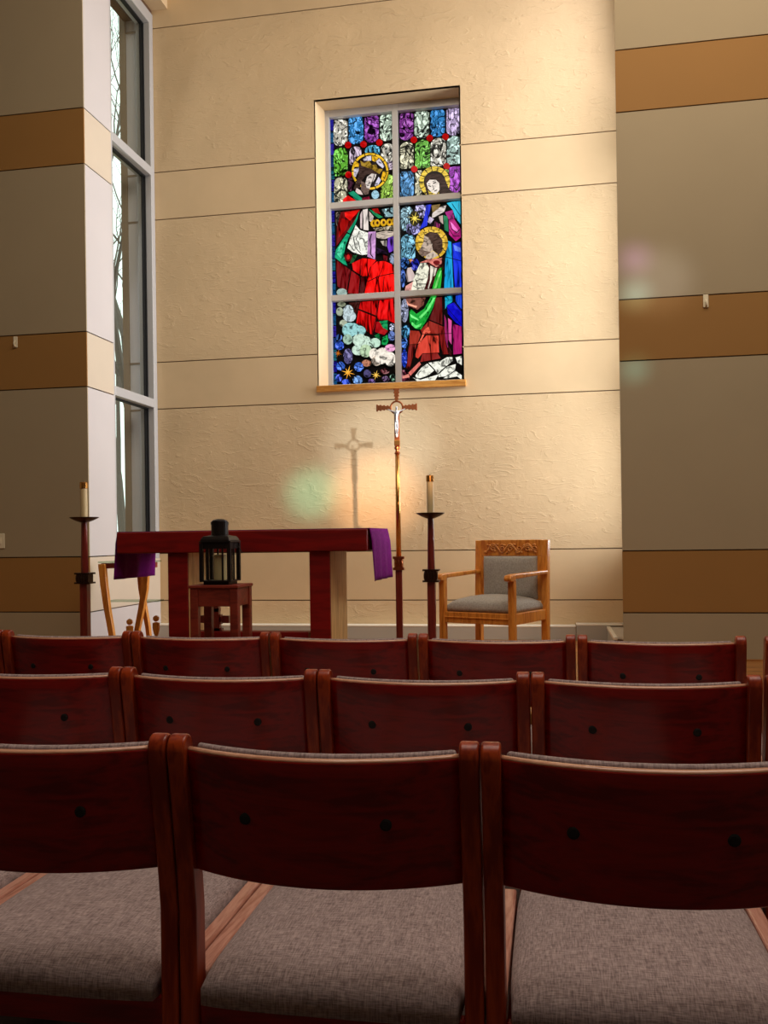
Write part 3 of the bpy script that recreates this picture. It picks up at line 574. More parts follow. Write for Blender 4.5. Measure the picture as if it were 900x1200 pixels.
# ------------------------------------------------------------------ congregation chairs
PW = .034; CW_ = .562; HALF = CW_/2
def make_chair():
    root = empty('church_chair')
    # side posts (rear leg + back upright)
    def cy_(z): return .052 if z < .50 else .052*(1-((z-.50)/.33)**1.15)
    zs = [0, .2, .40, .50, .56, .62, .68, .74, .80]
    prof = [(cy_(z)-.024, z) for z in zs]
    for i in range(1, 16):
        a = math.pi - math.pi*i/16; prof.append((cy_(.80)+.024*math.cos(a), .80+.030*math.sin(a)))
    prof += [(cy_(z)+.024, z) for z in reversed(zs)]
    for s in (-1, 1):
        x1 = s*(HALF-.0015); x0 = s*(HALF-.0015-PW); MB().prism(prof, min(x0, x1), max(x0, x1), 'x').build('back_post', M['postwood'], root, bevel=.0055, seg=3, smooth=True).modifiers['bevel'].harden_normals = True
    # curved veneer panel
    XI = HALF-.0015-PW+.004; BOW = .066
    def shell(xw, z0, z1, t0, t1, nx=20, nz=6, name='', mat=None, bev=.004, puff=0):
        vs = []; fs = []
        for side, t in ((0, t0), (1, t1)):
            for j in range(nz+1):
                z = z0+(z1-z0)*j/nz
                for i in range(nx+1):
                    x = -xw+2*xw*i/nx; u = x/XI
                    tt = t
                    if side and puff: tt = t + puff*(1-(x/xw)**6)*(1-(2*j/nz-1)**6)
                    vs.append((x, cy_(z)-.004-BOW*(1-u*u)+tt, z))
        N = (nx+1)*(nz+1); g = lambda s, i, j: s*N+j*(nx+1)+i
        for s in (0, 1):
            for j in range(nz):
                for i in range(nx): fs.append((g(s, i, j), g(s, i+1, j), g(s, i+1, j+1), g(s, i, j+1)))
        for j in range(nz):
            for i in (0, nx): fs.append((g(0, i, j), g(0, i, j+1), g(1, i, j+1), g(1, i, j)))
        for i in range(nx):
            for j in (0, nz): fs.append((g(0, i, j), g(0, i+1, j), g(1, i+1, j), g(1, i, j)))
        o = MB().add(vs, fs).build(name, mat, root, bevel=bev, seg=3); 
        for q in o.data.polygons: q.use_smooth = True
        return o
    pn = shell(XI, .573, .803, 0, .018, name='back_panel', mat=M['panelwood'], bev=.0045)
    shell(XI-.012, .585, .810, .027, .044, name='back_cushion', mat=M['seatfab'], bev=.010, puff=.018)
    vs = []; fs = []; nx = 24
    for i in range(nx+1):
        x = -XI+.002+(2*XI-.004)*i/nx; y = cy_(.803)-.004-BOW*(1-(x/XI)**2)
        vs += [(x, y+.0015, .800), (x, y+.002, .8045), (x, y+.0055, .8070), (x, y+.0125, .8070), (x, y+.0165, .8045), (x, y+.0165, .800)]
    for i in range(nx):
        for q in range(6): fs.append((i*6+q, i*6+(q+1) % 6, i*6+6+(q+1) % 6, i*6+6+q))
    fs += [tuple(range(6)), tuple(nx*6+q for q in range(6))]
    MB().add(vs, fs).build('top_rim_highlight', M['edge'], pn, smooth=True)  # strip added for the bright highlight along the panel top
    for x in (-.128, .122):
        z = .692; y = cy_(z)-.004-BOW*(1-(x/XI)**2)
        b = MB(); b.lathe([(.0105, 0), (.0105, .003), (.007, .0045)], seg=14)
        b.v = [(x+v[0], y-v[2]+.0005, z+v[1]) for v in b.v]; b.build('screw_cap', M['black'], pn)
    # seat
    for s in (-1, 1):
        x1 = s*(HALF-.0015); x0 = s*(HALF-.0015-PW)
        MB().box(min(x0, x1), max(x0, x1), .077, .56, .315, .370).build('side_rail', M['railwood'], root, bevel=.006, seg=3)
        MB().prism([(.515, 0), (.55, 0), (.56, .315), (.51, .315)], min(x0, x1), max(x0, x1), 'x').build('front_leg', M['postwood'], root, bevel=.005)
    xi = HALF-.0015-PW
    MB().box(-xi, xi, .040, .064, .268, .332).build('rear_rail', M['panelwood'], root, bevel=.004)
    MB().box(-xi, xi, .528, .552, .268, .332).build('front_rail', M['panelwood'], root, bevel=.004)
    # cushion: domed pillow
    nx, ny = 18, 18; vs = []; fs = []; sx = xi-.004; y0, y1 = .010, .590; zb, zt = .333, .402
    def sup(u, e): return math.copysign(1-(1-abs(u))**e, u)
    for top in (1, 0):
        for j in range(ny+1):
            for i in range(nx+1):
                u = 2*i/nx-1; v = 2*j/ny-1
                U = math.sin(u*math.pi/2); V = math.sin(v*math.pi/2)
                edge = max(0, (1-abs(U)**7)*(1-abs(V)**5))
                x = sx*U*(1-.03*V**4); y = (y0+y1)/2+(y1-y0)/2*V*(1-.03*U**4)
                z = zb+(zt-zb)*(.45+.55*edge**.42)+.012*(1-U*U)*(1-V*V) if top else zb
                vs.append((x, y, z))
    N = (nx+1)*(ny+1); g = lambda s, i, j: s*N+j*(nx+1)+i
    for s in (0, 1):
        for j in range(ny):
            for i in range(nx): fs.append((g(s, i, j), g(s, i+1, j), g(s, i+1, j+1), g(s, i, j+1)))
    for j in range(ny):
        for i in (0, nx): fs.append((g(0, i, j), g(0, i, j+1), g(1, i, j+1), g(1, i, j)))
    for i in range(nx):
        for j in (0, ny): fs.append((g(0, i, j), g(0, i+1, j), g(1, i+1, j), g(1, i, j)))
    MB().add(vs, fs).build('seat_cushion', M['seatfab'], root, smooth=True)
    return root
chair0 = make_chair(); used = [0]
ORD = ['leftmost', 'second from the left', 'third from the left', 'fourth from the left', 'fifth from the left', 'sixth from the left', 'rightmost']
rows = [('nearest row', 1.553, [-1.528, -.966, -.404, .158], 0),
        ('middle row', 2.366, [-1.461, -.899, -.337, .225, .794], 0),
        ('farthest row', 3.29, [-2.459, -1.894, -1.329, -.763, -.198, .367, .985], R(-1.6))]
for rn, Y, xs, rz in rows:
    for k, x in enumerate(xs):
        o = chair0 if not used[0] else copy_tree(chair0); used[0] = 1
        o.location = (x, Y + (x+.6)*math.sin(rz), 0); o.rotation_euler.z = rz
        od = 'rightmost' if k == len(xs)-1 else ORD[k]
        tag(o, f'dark red wooden chair with grey seat, {od} in the {rn}', 'chair', 'linked wooden chairs set out in rows')

# ------------------------------------------------------------------ altar
YA = 5.75
def X_(px, Y, py=680): return at(px, py, Y).x
def Z_(py, Y, px): return at(px, py, Y).z
AX0, AX1 = X_(137, YA), X_(431, YA); AZ1, AZ0 = Z_(621.5, YA, 300), Z_(647, YA, 300); AY1 = YA+.70
al = empty('altar_table', ((AX0+AX1)/2, YA+.35, PLAT)); tag(al, 'long altar table, its shaded wood coloured oxblood red, with slab legs and purple cloth', 'table')
def ap(nm, mb, mat, bev=.006, parent=None):
    o = mb.build(nm, mat, parent or al, bevel=bev)
    if parent is None: o.location = -al.location
    return o
ap('table_top', MB().box(AX0, AX1, YA, AY1, AZ0, AZ1), M['altar_shaded'], .008)
for a, b in ((197, 220), (363, 387)):
    x0, x1 = X_(a, YA+.03, 700), X_(b, YA+.03, 700)
    lg = ap('slab_leg', MB().box(x0, x1, YA+.055, YA+.53, PLAT, AZ0), M['altar_lit'], .004)
    ap('leg_shaded_front', MB().box(x0, x1, YA+.03, YA+.055, PLAT, AZ0), M['altar_shaded'], .004, lg)  # front board added to carry the shaded tone of the leg
lx0, lx1 = X_(220, YA+.1, 700), X_(363, YA+.1, 700)
sz = Z_(739.5, YA+.2, 320)
ap('stretcher', MB().box(X_(220, YA+.2, 700), X_(363, YA+.2, 700), YA+.15, YA+.25, sz-.14, sz), M['altar_shaded'])
# cloth runner over the top, hanging at both ends
cl = empty('altar_cloth', ((AX0+AX1)/2, YA+.35, AZ1)); tag(cl, 'deep purple cloth runner hanging over both ends of the altar', 'cloth')
def cloth_end(sgn, drop0, drop1, name):
    xe = (AX1+.004) if sgn > 0 else (AX0-.004); ya, yb = YA+.03, AY1-.015
    n, mz = 18, 12; vs = []; fs = []
    for j in range(mz+1):
        for i in range(n+1):
            u = i/n; t = j/mz; d = (drop0+(drop1-drop0)*u)*t
            x = xe+sgn*(.004+.012*min(1, t*4)+ (.020*t)*(.5+.5*math.sin(u*21+t*1.3))+.012*t*u)
            vs.append((x, ya+(yb-ya)*u, AZ1+.004-d))
    for j in range(mz):
        for i in range(n):
            a = j*(n+1)+i; fs.append((a, a+1, a+n+2, a+n+1))
    o = MB().add(vs, fs).build(name, M['purple'], cl, smooth=True); o.location = -cl.location
    s = o.modifiers.new('thick', 'SOLIDIFY'); s.thickness = .004; return o
cloth_end(1, .345, .345, 'hanging_end'); cloth_end(-1, .325, .325, 'hanging_end')
o = MB().box(AX0-.012, AX1+.012, YA+.03, AY1-.015, AZ1+.001, AZ1+.005).build('top_runner', M['purple'], cl); o.location = -cl.location

# ------------------------------------------------------------------ stool + lantern + standing cross
YS = 5.20
SX0, SX1 = X_(222, YS), X_(278, YS); SZ = Z_(686, YS, 250); SD = .27
st = empty('side_stool', ((SX0+SX1)/2, YS+SD/2, PLAT)); tag(st, 'small square red-brown wooden stool under the black lantern', 'stool')
def sp_(nm, mb, mat, bev=.004):
    o = mb.build(nm, mat, st, bevel=bev); o.location = -st.location; return o
sp_('stool_top', MB().box(SX0-.006, SX1+.006, YS-.006, YS+SD+.006, SZ-.018, SZ), M['stool'])
lw = .05
for x in (SX0, SX1-lw):
    for y in (YS, YS+SD-lw): sp_('leg', MB().box(x, x+lw, y, y+lw, PLAT, SZ-.018), M['stool'])
sp_('apron', MB().box(SX0+lw, SX1-lw, YS+.006, YS+.026, SZ-.128, SZ-.018), M['stool']); sp_('apron', MB().box(SX0+lw, SX1-lw, YS+SD-.026, YS+SD-.006, SZ-.128, SZ-.018), M['stool'])
sp_('apron', MB().box(SX1-.026, SX1-.006, YS+lw, YS+SD-lw, SZ-.128, SZ-.018), M['stool']); sp_('apron', MB().box(SX0+.006, SX0+.026, YS+lw, YS+SD-lw, SZ-.128, SZ-.018), M['stool'])

YL = YS+SD/2; LX = X_(258, YL, 650)
def zl(py): return Z_(py, YL, 258)
kk = (zl(620)-zl(630))/10
ln = empty('lantern', (LX, YL, SZ)); tag(ln, 'black metal candle lantern with domed chimney standing on the stool', 'lantern')
def lp(nm, mb, mat, **kw): return mb.build(nm, mat, ln, **kw)
hb = zl(681)-SZ; hw = kk*16.8; ztop = zl(636)-SZ; hd = hw*.95
lp('base', MB().box(-hw*.92, hw*.92, -hd*.92, hd*.92, 0, hb), M['iron'], bevel=.003)
lp('base_plate', MB().box(-hw*1.12, hw*1.12, -hd*1.12, hd*1.12, hb, hb+.008), M['iron'], bevel=.002)
for x in (-1, 1):
    for y in (-1, 1): lp('corner_post', MB().box(x*hw-.011, x*hw+.011, y*hd-.011, y*hd+.011, hb+.008, ztop), M['iron'])
for x in (-.52, .52):
    for y in (-1, 1): lp('window_bar', MB().box(x*hw-.005, x*hw+.005, y*hd-.004, y*hd+.004, hb+.008, ztop), M['iron'])
for s_ in (-1, 1):
    lp('window_bar', MB().box(s_*hw-.004, s_*hw+.004, -.005, .005, hb+.008, ztop), M['iron'])
    lp('glass_pane', MB().box(-hw+.011, hw-.011, s_*hd-.0015, s_*hd+.0015, hb+.008, ztop), M['pane'])
    lp('glass_pane', MB().box(s_*hw-.0015, s_*hw+.0015, -hd+.011, hd-.011, hb+.008, ztop), M['pane'])
hh = zl(643)-SZ
lp('top_band', MB().box(-hw*1.02, hw*1.02, -hd*1.04, hd*1.04, hh, ztop+.004), M['iron'], bevel=.002)
zr0, zr1 = ztop, zl(627)-SZ
lp('eave', MB().box(-hw*1.14, hw*1.14, -hd*1.14, hd*1.14, ztop+.002, ztop+.010), M['iron'], bevel=.002)
q2 = math.sqrt(2)
rp = [(hw*1.08*q2, zr0+.010), (hw*1.02*q2, zr0+.025), (hw*.9*q2, zr0+.04), (hw*.72*q2, zr1-.006), (hw*.5*q2, zr1)]
lp('roof', MB().lathe(rp, seg=4, sq=True), M['iron'], bevel=.004)
cr_ = kk*10
lp('chimney', MB().lathe([(cr_, zr1-.01), (cr_, zl(615)-SZ), (cr_*1.06, zl(615)-SZ), (cr_*1.06, zl(612)-SZ)], seg=24), M['iron'], smooth=False)
lp('chimney_cap', MB().lathe([(cr_*1.02, zl(612)-SZ), (cr_*.8, zl(609.5)-SZ), (cr_*.4, zl(608.2)-SZ), (.004, zl(608)-SZ)], seg=24), M['iron'], smooth=True)
cd = lp('pillar_candle', MB().lathe([(hw*.42, hb+.008), (hw*.43, hb+.012), (hw*.43, zl(650)-SZ-.004), (hw*.40, zl(650)-SZ)], seg=24), M['wax'])
lp('wick', MB().tube([(0, 0, zl(650)-SZ), (.002, 0, zl(648)-SZ)], .0015), M['black'])
zc = zl(646)-SZ
lp('wire_handle', MB().tube([(hw+.01, 0, zl(640)-SZ), (hw+.03, 0, zc+.03), (hw+.055, 0, zc-.012), (hw+.03, 0, zc-.016), (hw-.01, 0, zc-.018)], .0025, 6), M['iron'])

cs = empty('standing_cross', (X_(253, YA+.2, 722), YA+.2, sz+.002)); tag(cs, 'small dark wooden cross with stepped arms seen between the stool legs', 'cross')
kc = (Z_(710, YA+.2, 253)-Z_(740, YA+.2, 253))/30
def bx(a, b, c, d): return (a*kc, b*kc, -.02, .02, c*kc, d*kc)
MB().box(*bx(-5.5, 5.5, 0, 16)).box(*bx(-4, 5.2, 16, 19)).build('shaft', M['darkpost'], cs)
MB().box(*bx(-2.2, 4.6, 19, 30)).box(*bx(-4, 5, 22, 26)).build('upper_arm', M['darkpost'], cs)
MB().box(*bx(5.2, 9, 10.5, 16)).box(*bx(8.5, 17, 9, 17.5)).box(*bx(5, 7, 7.5, 19)).build('side_arm', M['darkpost'], cs)
MB().box(*bx(-9, -5.2, 10.5, 16)).box(*bx(-19, -8.5, 9, 17.5)).box(*bx(-7, -5, 7.5, 19)).build('side_arm', M['darkpost'], cs)
MB().box(*bx(-8, 8, 0, 3)).build('foot', M['darkpost'], cs)

# ------------------------------------------------------------------ candle stands
def candle_stand(px, Y, ydish, ycol0, ycol1, ytop, label, clabel, rot):
    kz = lambda py: Z_(py, Y, px)-PLAT
    X = X_(px, Y, 640); k = abs(kz(600)-kz(610))/10
    r = empty('candle_stand', (X, Y, PLAT), rot); tag(r, label, 'candle stand', 'floor candle stands either side of the altar')
    zd, c0, c1 = kz(ydish), kz(ycol0), kz(ycol1)
    MB().lathe([(.16, 0), (.16, .018), (.12, .03), (.05, .045)], seg=28).build('base', M['bronze'], r, smooth=False)
    MB().prism([(-k*4.6, -k*4.6), (k*4.6, -k*4.6), (k*4.6, k*4.6), (-k*4.6, k*4.6)], .04, c1, 'z').build('lower_post', M['darkpost'], r, bevel=.004)
    MB().lathe([(k*4.4, c0), (k*3.4, zd-.02)], seg=12).build('upper_post', M['darkpost'], r)
    cb = MB().box(-k*7, k*7, -k*7, k*7, c1+.004, c0-.004).build('collar', M['bronze'], r, bevel=.003)
    MB().box(-k*9.5, k*9.5, -k*7.6, k*7.6, c0-.012, c0).build('collar_rim', M['bronze'], cb); MB().box(-k*9.5, k*9.5, -k*7.6, k*7.6, c1, c1+.012).build('collar_rim', M['bronze'], cb)
    for s in range(-2, 3): MB().ball((s*k*3.3, -k*7, (c0+c1)/2), k*1.6, k*1.0, (c0-c1)*.36, 8, 6).build('collar_boss', M['bronze'], cb)
    dr = k*17
    MB().lathe([(.012, zd-.034), (dr*.3, zd-.03), (dr*.62, zd-.018), (dr*.9, zd-.003), (dr, zd+.004), (dr*.98, zd+.006), (dr*.6, zd-.006), (.02, zd-.010)], seg=32).build('drip_pan', M['bronze'], r, smooth=True)
    zt = kz(ytop)
    c = empty('candle', (X, Y, PLAT+zd-.012)); tag(c, clabel, 'candle', 'altar candles'); h = zt-zd+.012
    MB().lathe([(k*5.0, .002), (k*5.0, .012), (k*4.2, .014)], seg=20).build('candle_socket', M['brass'], c)
    MB().lathe([(k*4.1, .01), (k*4.1, h-k*7)], seg=20).build('wax_stem', M['wax'], c)
    MB().lathe([(k*4.6, h-k*7.5), (k*4.6, h-.004), (k*4.0, h), (k*1.5, h)], seg=20).build('candle_follower', M['brass'], c)
    MB().tube([(0, 0, h), (0, 0, h+.008)], .002).build('wick', M['black'], c)
candle_stand(505, 5.9, 602, 667, 682, 557, 'bronze and dark wood candle stand beside the orange armchair', 'ivory candle with brass cap beside the processional cross', 0)
candle_stand(99, 5.95, 607, 671, 684, 565, 'bronze and dark wood candle stand at the left panelled wall', 'ivory candle with brass cap in front of the left wall corner', 0)

# ------------------------------------------------------------------ processional crucifix
YC = 6.6; CX = X_(466, YC, 560); cz = lambda py: Z_(py, YC, 466)-PLAT; k = (cz(500)-cz(600))/100
cr = empty('processional_cross', (CX, YC, PLAT), R(4)); tag(cr, 'tall brass processional crucifix on a dark wooden pole behind the altar end', 'crucifix')
def cp(nm, mb, mat, parent=None, **kw): return mb.build(nm, mat, parent or cr, **kw)
cp('base', MB().lathe([(.17, 0), (.17, .02), (.08, .04)], seg=28), M['bronze'])
cp('lower_post', MB().prism([(-k*3.8, -k*3.8), (k*3.8, -k*3.8), (k*3.8, k*3.8), (-k*3.8, k*3.8)], .03, cz(666), 'z'), M['darkpost'], bevel=.003)
co = cp('collar', MB().box(-k*5, k*5, -k*5, k*5, cz(666), cz(654)), M['copper'], bevel=.003)
for a, b in ((655, 652), (668, 665)): cp('collar_rim', MB().box(-k*6.4, k*6.4, -k*6, k*6, cz(b if a < b else a), cz(a if a < b else b)), M['copper'], co)
for s in range(-1, 2): MB().ball((s*k*3.4, -k*5, cz(660)), k*1.5, k, k*4, 8, 6).build('collar_boss', M['copper'], co)
cp('brass_pole', MB().lathe([(k*3.1, cz(652)), (k*2.6, cz(532))], seg=16), M['brass'], smooth=True)
cp('pole_knop', MB().lathe([(k*2.2, cz(533)), (k*3.6, cz(531)), (k*2.2, cz(529)), (k*2.2, cz(527)), (k*3.6, cz(526)), (k*3.6, cz(524)), (k*2.4, cz(523))], seg=16), M['copper'])
cp('cross_shaft', MB().box(-k*3, k*3, -.012, .012, cz(523), cz(485)), M['copper'], bevel=.002)
cp('cross_foot', MB().box(-k*3.3, k*3.3, -.016, .016, cz(522), cz(516)), M['brass'], bevel=.002)
zc = cz(477.5)
rg = [(math.cos(a)*k*7.2, 0, zc+math.sin(a)*k*7.2) for a in [2*math.pi*i/24 for i in range(25)]]
cp('ring', MB().tube(rg, k*1.1, 8), M['copper'], smooth=True)
def arm(dx, dz):
    b = MB(); n = 8
    L0, L1 = k*7.4, k*24 if dx else k*23.5
    for i in range(n):
        a = L0+(L1-L0)*i/n; c = L0+(L1-L0)*(i+1)/n; hw_ = k*(2.0+.25*i+(1.0 if i % 2 else 0))
        if dx: b.box(min(a*dx, c*dx), max(a*dx, c*dx), -.008, .008, zc-hw_*.85, zc+hw_*.85)
        else: b.box(-hw_*.8, hw_*.8, -.008, .008, zc+a*.95, zc+c*.95)
    return b
cp('cross_arm', arm(1, 0), M['copper'], bevel=.002); cp('cross_arm', arm(-1, 0), M['copper'], bevel=.002); cp('cross_arm', arm(0, 1), M['copper'], bevel=.002)
# corpus: one continuous silver figure
def corpus():
    yF = -.026; pts = {}; V = []; E = []; Rr = []
    def add(x, z, r, y=yF): V.append((x*k, y, zc+z*k)); Rr.append(r*k); return len(V)-1
    pel = add(0, -16, 1.9); wa = add(0, -12, 1.6); ch = add(0, -7, 2.2); nk = add(0, -3.2, .9); hd_ = add(.2, -.6, 1.5, yF-.004); tp = add(.2, 1.0, 1.1, yF-.004)
    E += [(pel, wa), (wa, ch), (ch, nk), (nk, hd_), (hd_, tp)]
    for s in (-1, 1):
        sh = add(s*2.6, -5.2, 1.1); el = add(s*6, -4.2, .85); wr_ = add(s*8.4, -3.2, .65); ha = add(s*9.6, -2.7, .7); fi = add(s*10.4, -2.2, .35)
        E += [(ch, sh), (sh, el), (el, wr_), (wr_, ha), (ha, fi)]
        hp_ = add(s*1.1, -18.5, 1.5); kn = add(s*1.2, -25.5, 1.15, yF-.006); an = add(s*.6, -33, .8); to = add(s*.5, -35.5, .7, yF-.006)
        E += [(pel, hp_), (hp_, kn), (kn, an), (an, to)]
    me = bpy.data.meshes.new('corpus'); me.from_pydata(V, E, []); me.materials.append(M['silver'])
    o = bpy.data.objects.new('corpus', me); COL.objects.link(o); o.parent = cr
    sk = o.modifiers.new('skin', 'SKIN'); sk.use_smooth_shade = True
    for i, sv in enumerate(me.skin_vertices[0].data): sv.radius = (Rr[i], Rr[i]); sv.use_root = (i == 0)
    q = o.modifiers.new('sub', 'SUBSURF'); q.levels = 2; q.render_levels = 2
    return o
corpus()

# ------------------------------------------------------------------ presider's armchair
pc = empty('armchair', (-.39, 6.39, PLAT), R(-24.4)); tag(pc, 'carved orange oak armchair with grey upholstered seat and back', 'chair')
cw, cdp = .265, .255
def pp(nm, mb, mat, parent=None, **kw): return mb.build(nm, mat, parent or pc, **kw)
SH = .44
for s in (-1, 1):
    x = s*cw
    pp('front_leg', MB().box(x-.022, x+.022, -cdp-.022, -cdp+.022, 0, .605), M['oak'], bevel=.005)
    pp('back_post', MB().prism([(cdp-.022, 0), (cdp+.028, 0), (cdp+.028, .36), (cdp+.045, .86), (cdp+.0, .86), (cdp-.022, .36)], x-.024, x+.024, 'x'), M['oak'], bevel=.005)
    prof = [(-cdp-.065, .595), (-cdp-.07, .612), (-cdp-.055, .632), (-cdp-.0, .638), (cdp, .645), (cdp, .622), (-cdp+.02, .606), (-cdp-.03, .588)]
    pp('armrest', MB().prism(prof, x-.027, x+.027, 'x'), M['oak'], bevel=.006)
    pp('side_rail', MB().box(x-.014, x+.014, -cdp+.02, cdp-.02, .30, .375), M['oak'], bevel=.004)
pp('front_rail', MB().box(-cw+.02, cw-.02, -cdp-.014, -cdp+.014, .30, .375), M['oak'], bevel=.004)
pp('front_rail_bead', MB().box(-cw+.02, cw-.02, -cdp-.02, -cdp+.01, .335, .345), M['oak'], bevel=.003)
pp('back_rail', MB().box(-cw+.02, cw-.02, cdp-.014, cdp+.014, .30, .375), M['oak'], bevel=.004)
# crest rail with carving
crest = pp('crest_rail', MB().box(-cw+.02, cw-.02, cdp+.0, cdp+.035, .745, .862), M['oak'], bevel=.004)
random.seed(3)
yc = cdp-.004
for i in range(3):
    x0 = -.205+i*.137; pts = []
    for t in range(17):
        a = t/16; pts.append((x0+.137*a, yc, .802-.030*math.cos(a*math.pi*2)))
    MB().tube(pts, [.007]*17, 6).build('carved_stem', M['carve'], crest, smooth=True)
    for j, cxx in ((0, .068), (1, .137 if i < 2 else .12)):
        sp = [(x0+cxx+(.026-.0012*t)*math.cos(t*.55+j*math.pi), yc-.002, .800+(.024-.0012*t)*math.sin(t*.55+j*math.pi)) for t in range(17)]
        MB().tube(sp, .0045, 6).build('carved_scroll', M['carve'], crest, smooth=True)
    for q in range(7):
        MB().ball((x0+.02*q, yc, .802+random.choice((-1, 1))*random.uniform(.014, .034)), random.uniform(.008, .014), .007, random.uniform(.006, .010), 8, 6).build('carved_leaf', M['carve'], crest, smooth=True)
pp('back_slat', MB().box(-cw+.02, cw-.02, cdp-.002, cdp+.022, .43, .745), M['oak'], bevel=.003)
def cushion(name, x0, x1, y0, y1, z0, z1, axis, dome):
    n = 14; vs = []; fs = []
    for top in (1, 0):
        for j in range(n+1):
            for i in range(n+1):
                u = math.sin((2*i/n-1)*math.pi/2); v = math.sin((2*j/n-1)*math.pi/2); e = max(0, (1-abs(u)**8)*(1-abs(v)**8))
                d = (.35+.65*e**.4)+dome*(1-u*u)*(1-v*v) if top else 0
                if axis == 'z': vs.append(((x0+x1)/2+(x1-x0)/2*u, (y0+y1)/2+(y1-y0)/2*v, z0+(z1-z0)*d))
                else: vs.append(((x0+x1)/2+(x1-x0)/2*u, y1-(y1-y0)*d, (z0+z1)/2+(z1-z0)/2*v))
    N = (n+1)**2; g = lambda s, i, j: s*N+j*(n+1)+i
    for s in (0, 1):
        for j in range(n):
            for i in range(n): fs.append((g(s, i, j), g(s, i+1, j), g(s, i+1, j+1), g(s, i, j+1)))
    for j in range(n):
        for i in (0, n): fs.append((g(0, i, j), g(0, i, j+1), g(1, i, j+1), g(1, i, j)))
    for i in range(n):
        for j in (0, n): fs.append((g(0, i, j), g(0, i+1, j), g(1, i+1, j), g(1, i, j)))
    return MB().add(vs, fs).build(name, M['chairfab'], pc, smooth=True)
cushion('seat_cushion', -cw+.005, cw-.005, -cdp+.024, cdp-.03, .376, .452, 'z', .45)
cushion('back_cushion', -cw+.055, cw-.055, cdp-.045, cdp-.002, .44, .745, 'y', .25)

# ------------------------------------------------------------------ credence table with glass top
YT = 6.62
tx = X_(160, YT, 700); tz = Z_(659, YT, 130)-PLAT; tsz = Z_(704, YT, 150)-PLAT
ct = empty('glass_table', (tx, YT, PLAT)); tag(ct, 'small glass-topped table with curved orange wood legs behind the altar', 'table')
MB().box(-.27, .13, -.10, .18, tz-.004, tz+.010).build('glass_top', M['tableglass'], ct, bevel=.003)
MB().box(-.25, .12, -.09, .13, tz-.045, tz-.005).build('apron', M['stool'], ct, bevel=.004)
def curved_leg(pts, w, nm):
    L = [(x-w*(1-.35*i/(len(pts)-1)), z) for i, (x, z) in enumerate(pts)]; Rr_ = [(x+w*(1-.35*i/(len(pts)-1)), z) for i, (x, z) in enumerate(pts)]
    return L+Rr_[::-1]
lx = lambda px: X_(px, YT, 700)-tx
lz = lambda py: Z_(py, YT, 150)-PLAT
legA = [(lx(127), tz-.01), (lx(129), lz(685)), (lx(132), lz(710)), (lx(136), lz(735)), (lx(139), lz(755)), (lx(139), 0)]
legB = [(lx(178), tz-.01), (lx(176), lz(690)), (lx(172), lz(712)), (lx(167), lz(735)), (lx(165), lz(755)), (lx(166), 0)]
legC = [(lx(158), tz-.01), (lx(160), lz(690)), (lx(163), lz(712)), (lx(167), lz(735)), (lx(169), lz(755)), (lx(168), 0)]
MB().prism(curved_leg(legA, .028, ''), -.11, -.07, 'y').build('leg', M['oak'], ct, bevel=.004)
MB().prism(curved_leg(legB, .026, ''), -.11, -.07, 'y').build('leg', M['oak'], ct, bevel=.004)
MB().prism(curved_leg(legC, .022, ''), .07, .11, 'y').build('leg', M['oak'], ct, bevel=.004)
MB().box(lx(131), .20, -.06, .06, tsz-.006, tsz+.008).build('glass_shelf', M['tableglass'], ct, bevel=.002)

# two turned finial posts
for px, pyt, lab in ((152, 725, 'short turned wooden post with ball finial left of the altar'), (183, 721, 'short turned wooden post with ball finial at the altar leg')):
    Yf = 6.1 if px < 170 else 6.15
    z = lambda py: Z_(py, Yf, px)-PLAT
    kf = (z(730)-z(740))/10
    f = empty('finial_post', (X_(px, Yf, 735), Yf, PLAT)); tag(f, lab, 'post', 'turned finial posts')
    MB().lathe([(.08, 0), (.08, .02), (.03, .03)], seg=20).build('foot', M['oak'], f)
    MB().lathe([(kf*1.6, .025), (kf*1.6, z(pyt+25)), (kf*3.0, z(pyt+21)), (kf*4.1, z(pyt+16)), (kf*4.2, z(pyt+9)), (kf*1.6, z(pyt+8))], seg=16).build('turned_body', M['oak'], f)
    MB().ball((0, 0, z(pyt+3.8)), kf*3.7).build('ball', M['oak'], f, smooth=True)

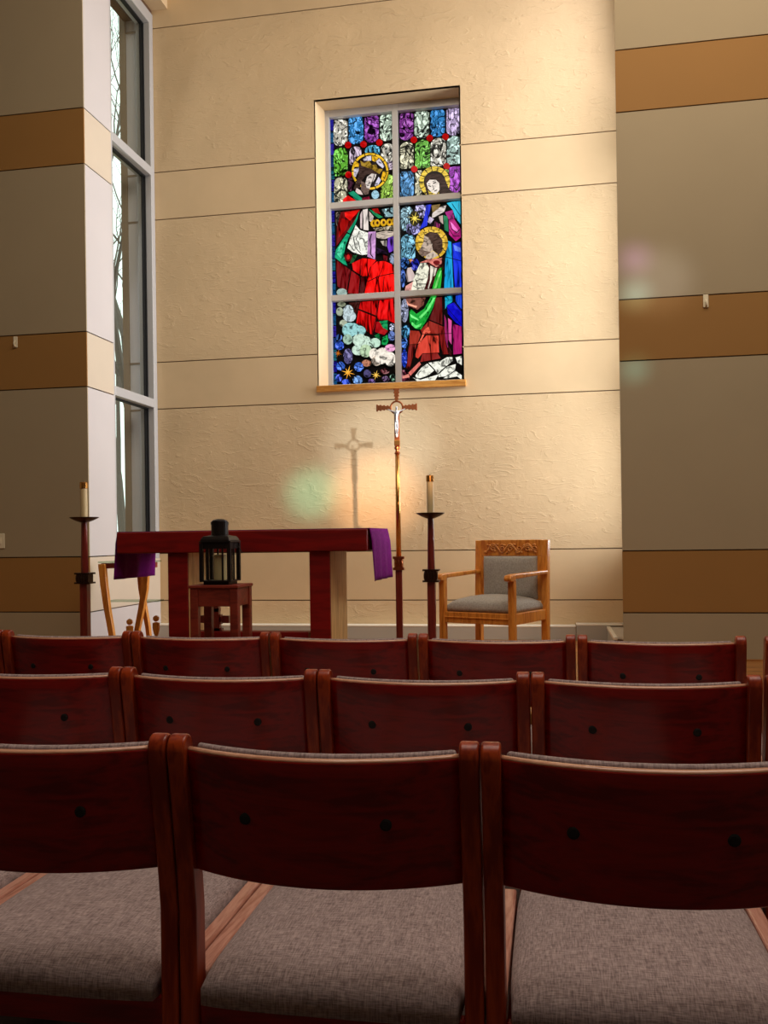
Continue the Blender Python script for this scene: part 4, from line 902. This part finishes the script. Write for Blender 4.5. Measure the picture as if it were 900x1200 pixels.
# ------------------------------------------------------------------ small wall fittings
def hook(px, py, label):
    c = at(px, py, YP); h = empty('wall_hook', (c.x, YP, c.z)); tag(h, label, 'hook', 'small white wall hooks')
    MB().box(-.018, .018, -.008, 0, -.045, .045).build('plate', M['ivory'], h, bevel=.004)
    MB().tube([(0, -.008, .01), (0, -.022, .0), (0, -.026, -.02), (0, -.020, -.035), (0, -.010, -.038)], .006, 8).build('hook_arm', M['ivory'], h, smooth=True)
hook(18.5, 401, 'small white hook on the left panelled wall'); hook(827, 353, 'small white hook on the right panelled wall')
c = at(-4, 634, YP); s_ = empty('light_switch', (c.x, YP, c.z)); tag(s_, 'ivory switch plate at the left edge of the wall', 'switch')
MB().box(-.075, .075, -.008, 0, -.06, .06).build('cover_plate', M['ivory'], s_, bevel=.003)
for x in (-.035, .035): MB().box(x-.012, x+.012, -.014, -.006, -.025, .025).build('rocker', M['ivory'], s_, bevel=.003)

# ------------------------------------------------------------------ outside the tall window
fw = struct(MB().box(-3.88, -3.76, 8.02, 8.36, -.2, 7.2), 'wall_exterior', M['fin'], 'grey exterior fin wall beyond the tall window', 'wall')
MB().box(-3.935, -3.875, 8.0, 8.38, -.2, 7.2).build('corner_trim', M['fin2'], fw)
for zz in (0.62, 1.06, 2.41, 2.85, 4.18, 4.62, 5.97): MB().box(-3.875, -3.76, 8.012, 8.02, zz-.008, zz+.008).build('joint_strip', M['fin2'], fw)
struct(MB().box(-40, -3.95, 4, 60, -.4, -.2), 'ground', M['grass'], 'pale winter lawn outside the tall window', 'ground')
def tree(x, y, h, seed, label):
    rnd = random.Random(seed); t = empty('bare_tree', (x, y, -.2)); tag(t, label, 'tree', 'bare trees outside the window')
    tr, br = MB(), MB()
    def grow(p, d, L, r, depth, mb):
        n = 4; pts = [p]; q = p
        for i in range(n):
            d = (d+Vector((rnd.uniform(-.16, .16), rnd.uniform(-.16, .16), rnd.uniform(-.04, .14)))).normalized(); q = q+d*(L/n); pts.append(q)
        mb.tube(pts, [r*(1-.5*i/n) for i in range(n+1)], 5 if depth > 1 else 8)
        if depth >= 5: return
        for k in range(3 if depth < 4 else 2):
            b = pts[rnd.choice((2, 3, 4))] if depth else pts[2+k % 3]
            nd = (d+Vector((rnd.uniform(-.9, .9), rnd.uniform(-.9, .9), rnd.uniform(-.2, .5)))).normalized()
            grow(b, nd, L*rnd.uniform(.58, .78), r*.5, depth+1, br)
    grow(Vector((0, 0, 0)), Vector((0, 0, 1)), h*.42, .011*h, 0, tr)
    tr.build('trunk', M['bark'], t); br.build('branches', M['bark'], t)
for i, (px, Y, h, lab) in enumerate(((165, 13.5, 11, 'nearest bare grey tree outside the tall window'), (146, 30, 17, 'bare tree with fine twigs behind the nearest one'), (128, 52, 20, 'farthest bare tree beyond the tall window'), (138, 9.9, 1.6, 'low bare shrub below the tall window'))):
    c = at(px, 600, Y); tree(c.x, Y, h, 11+i*5, lab)
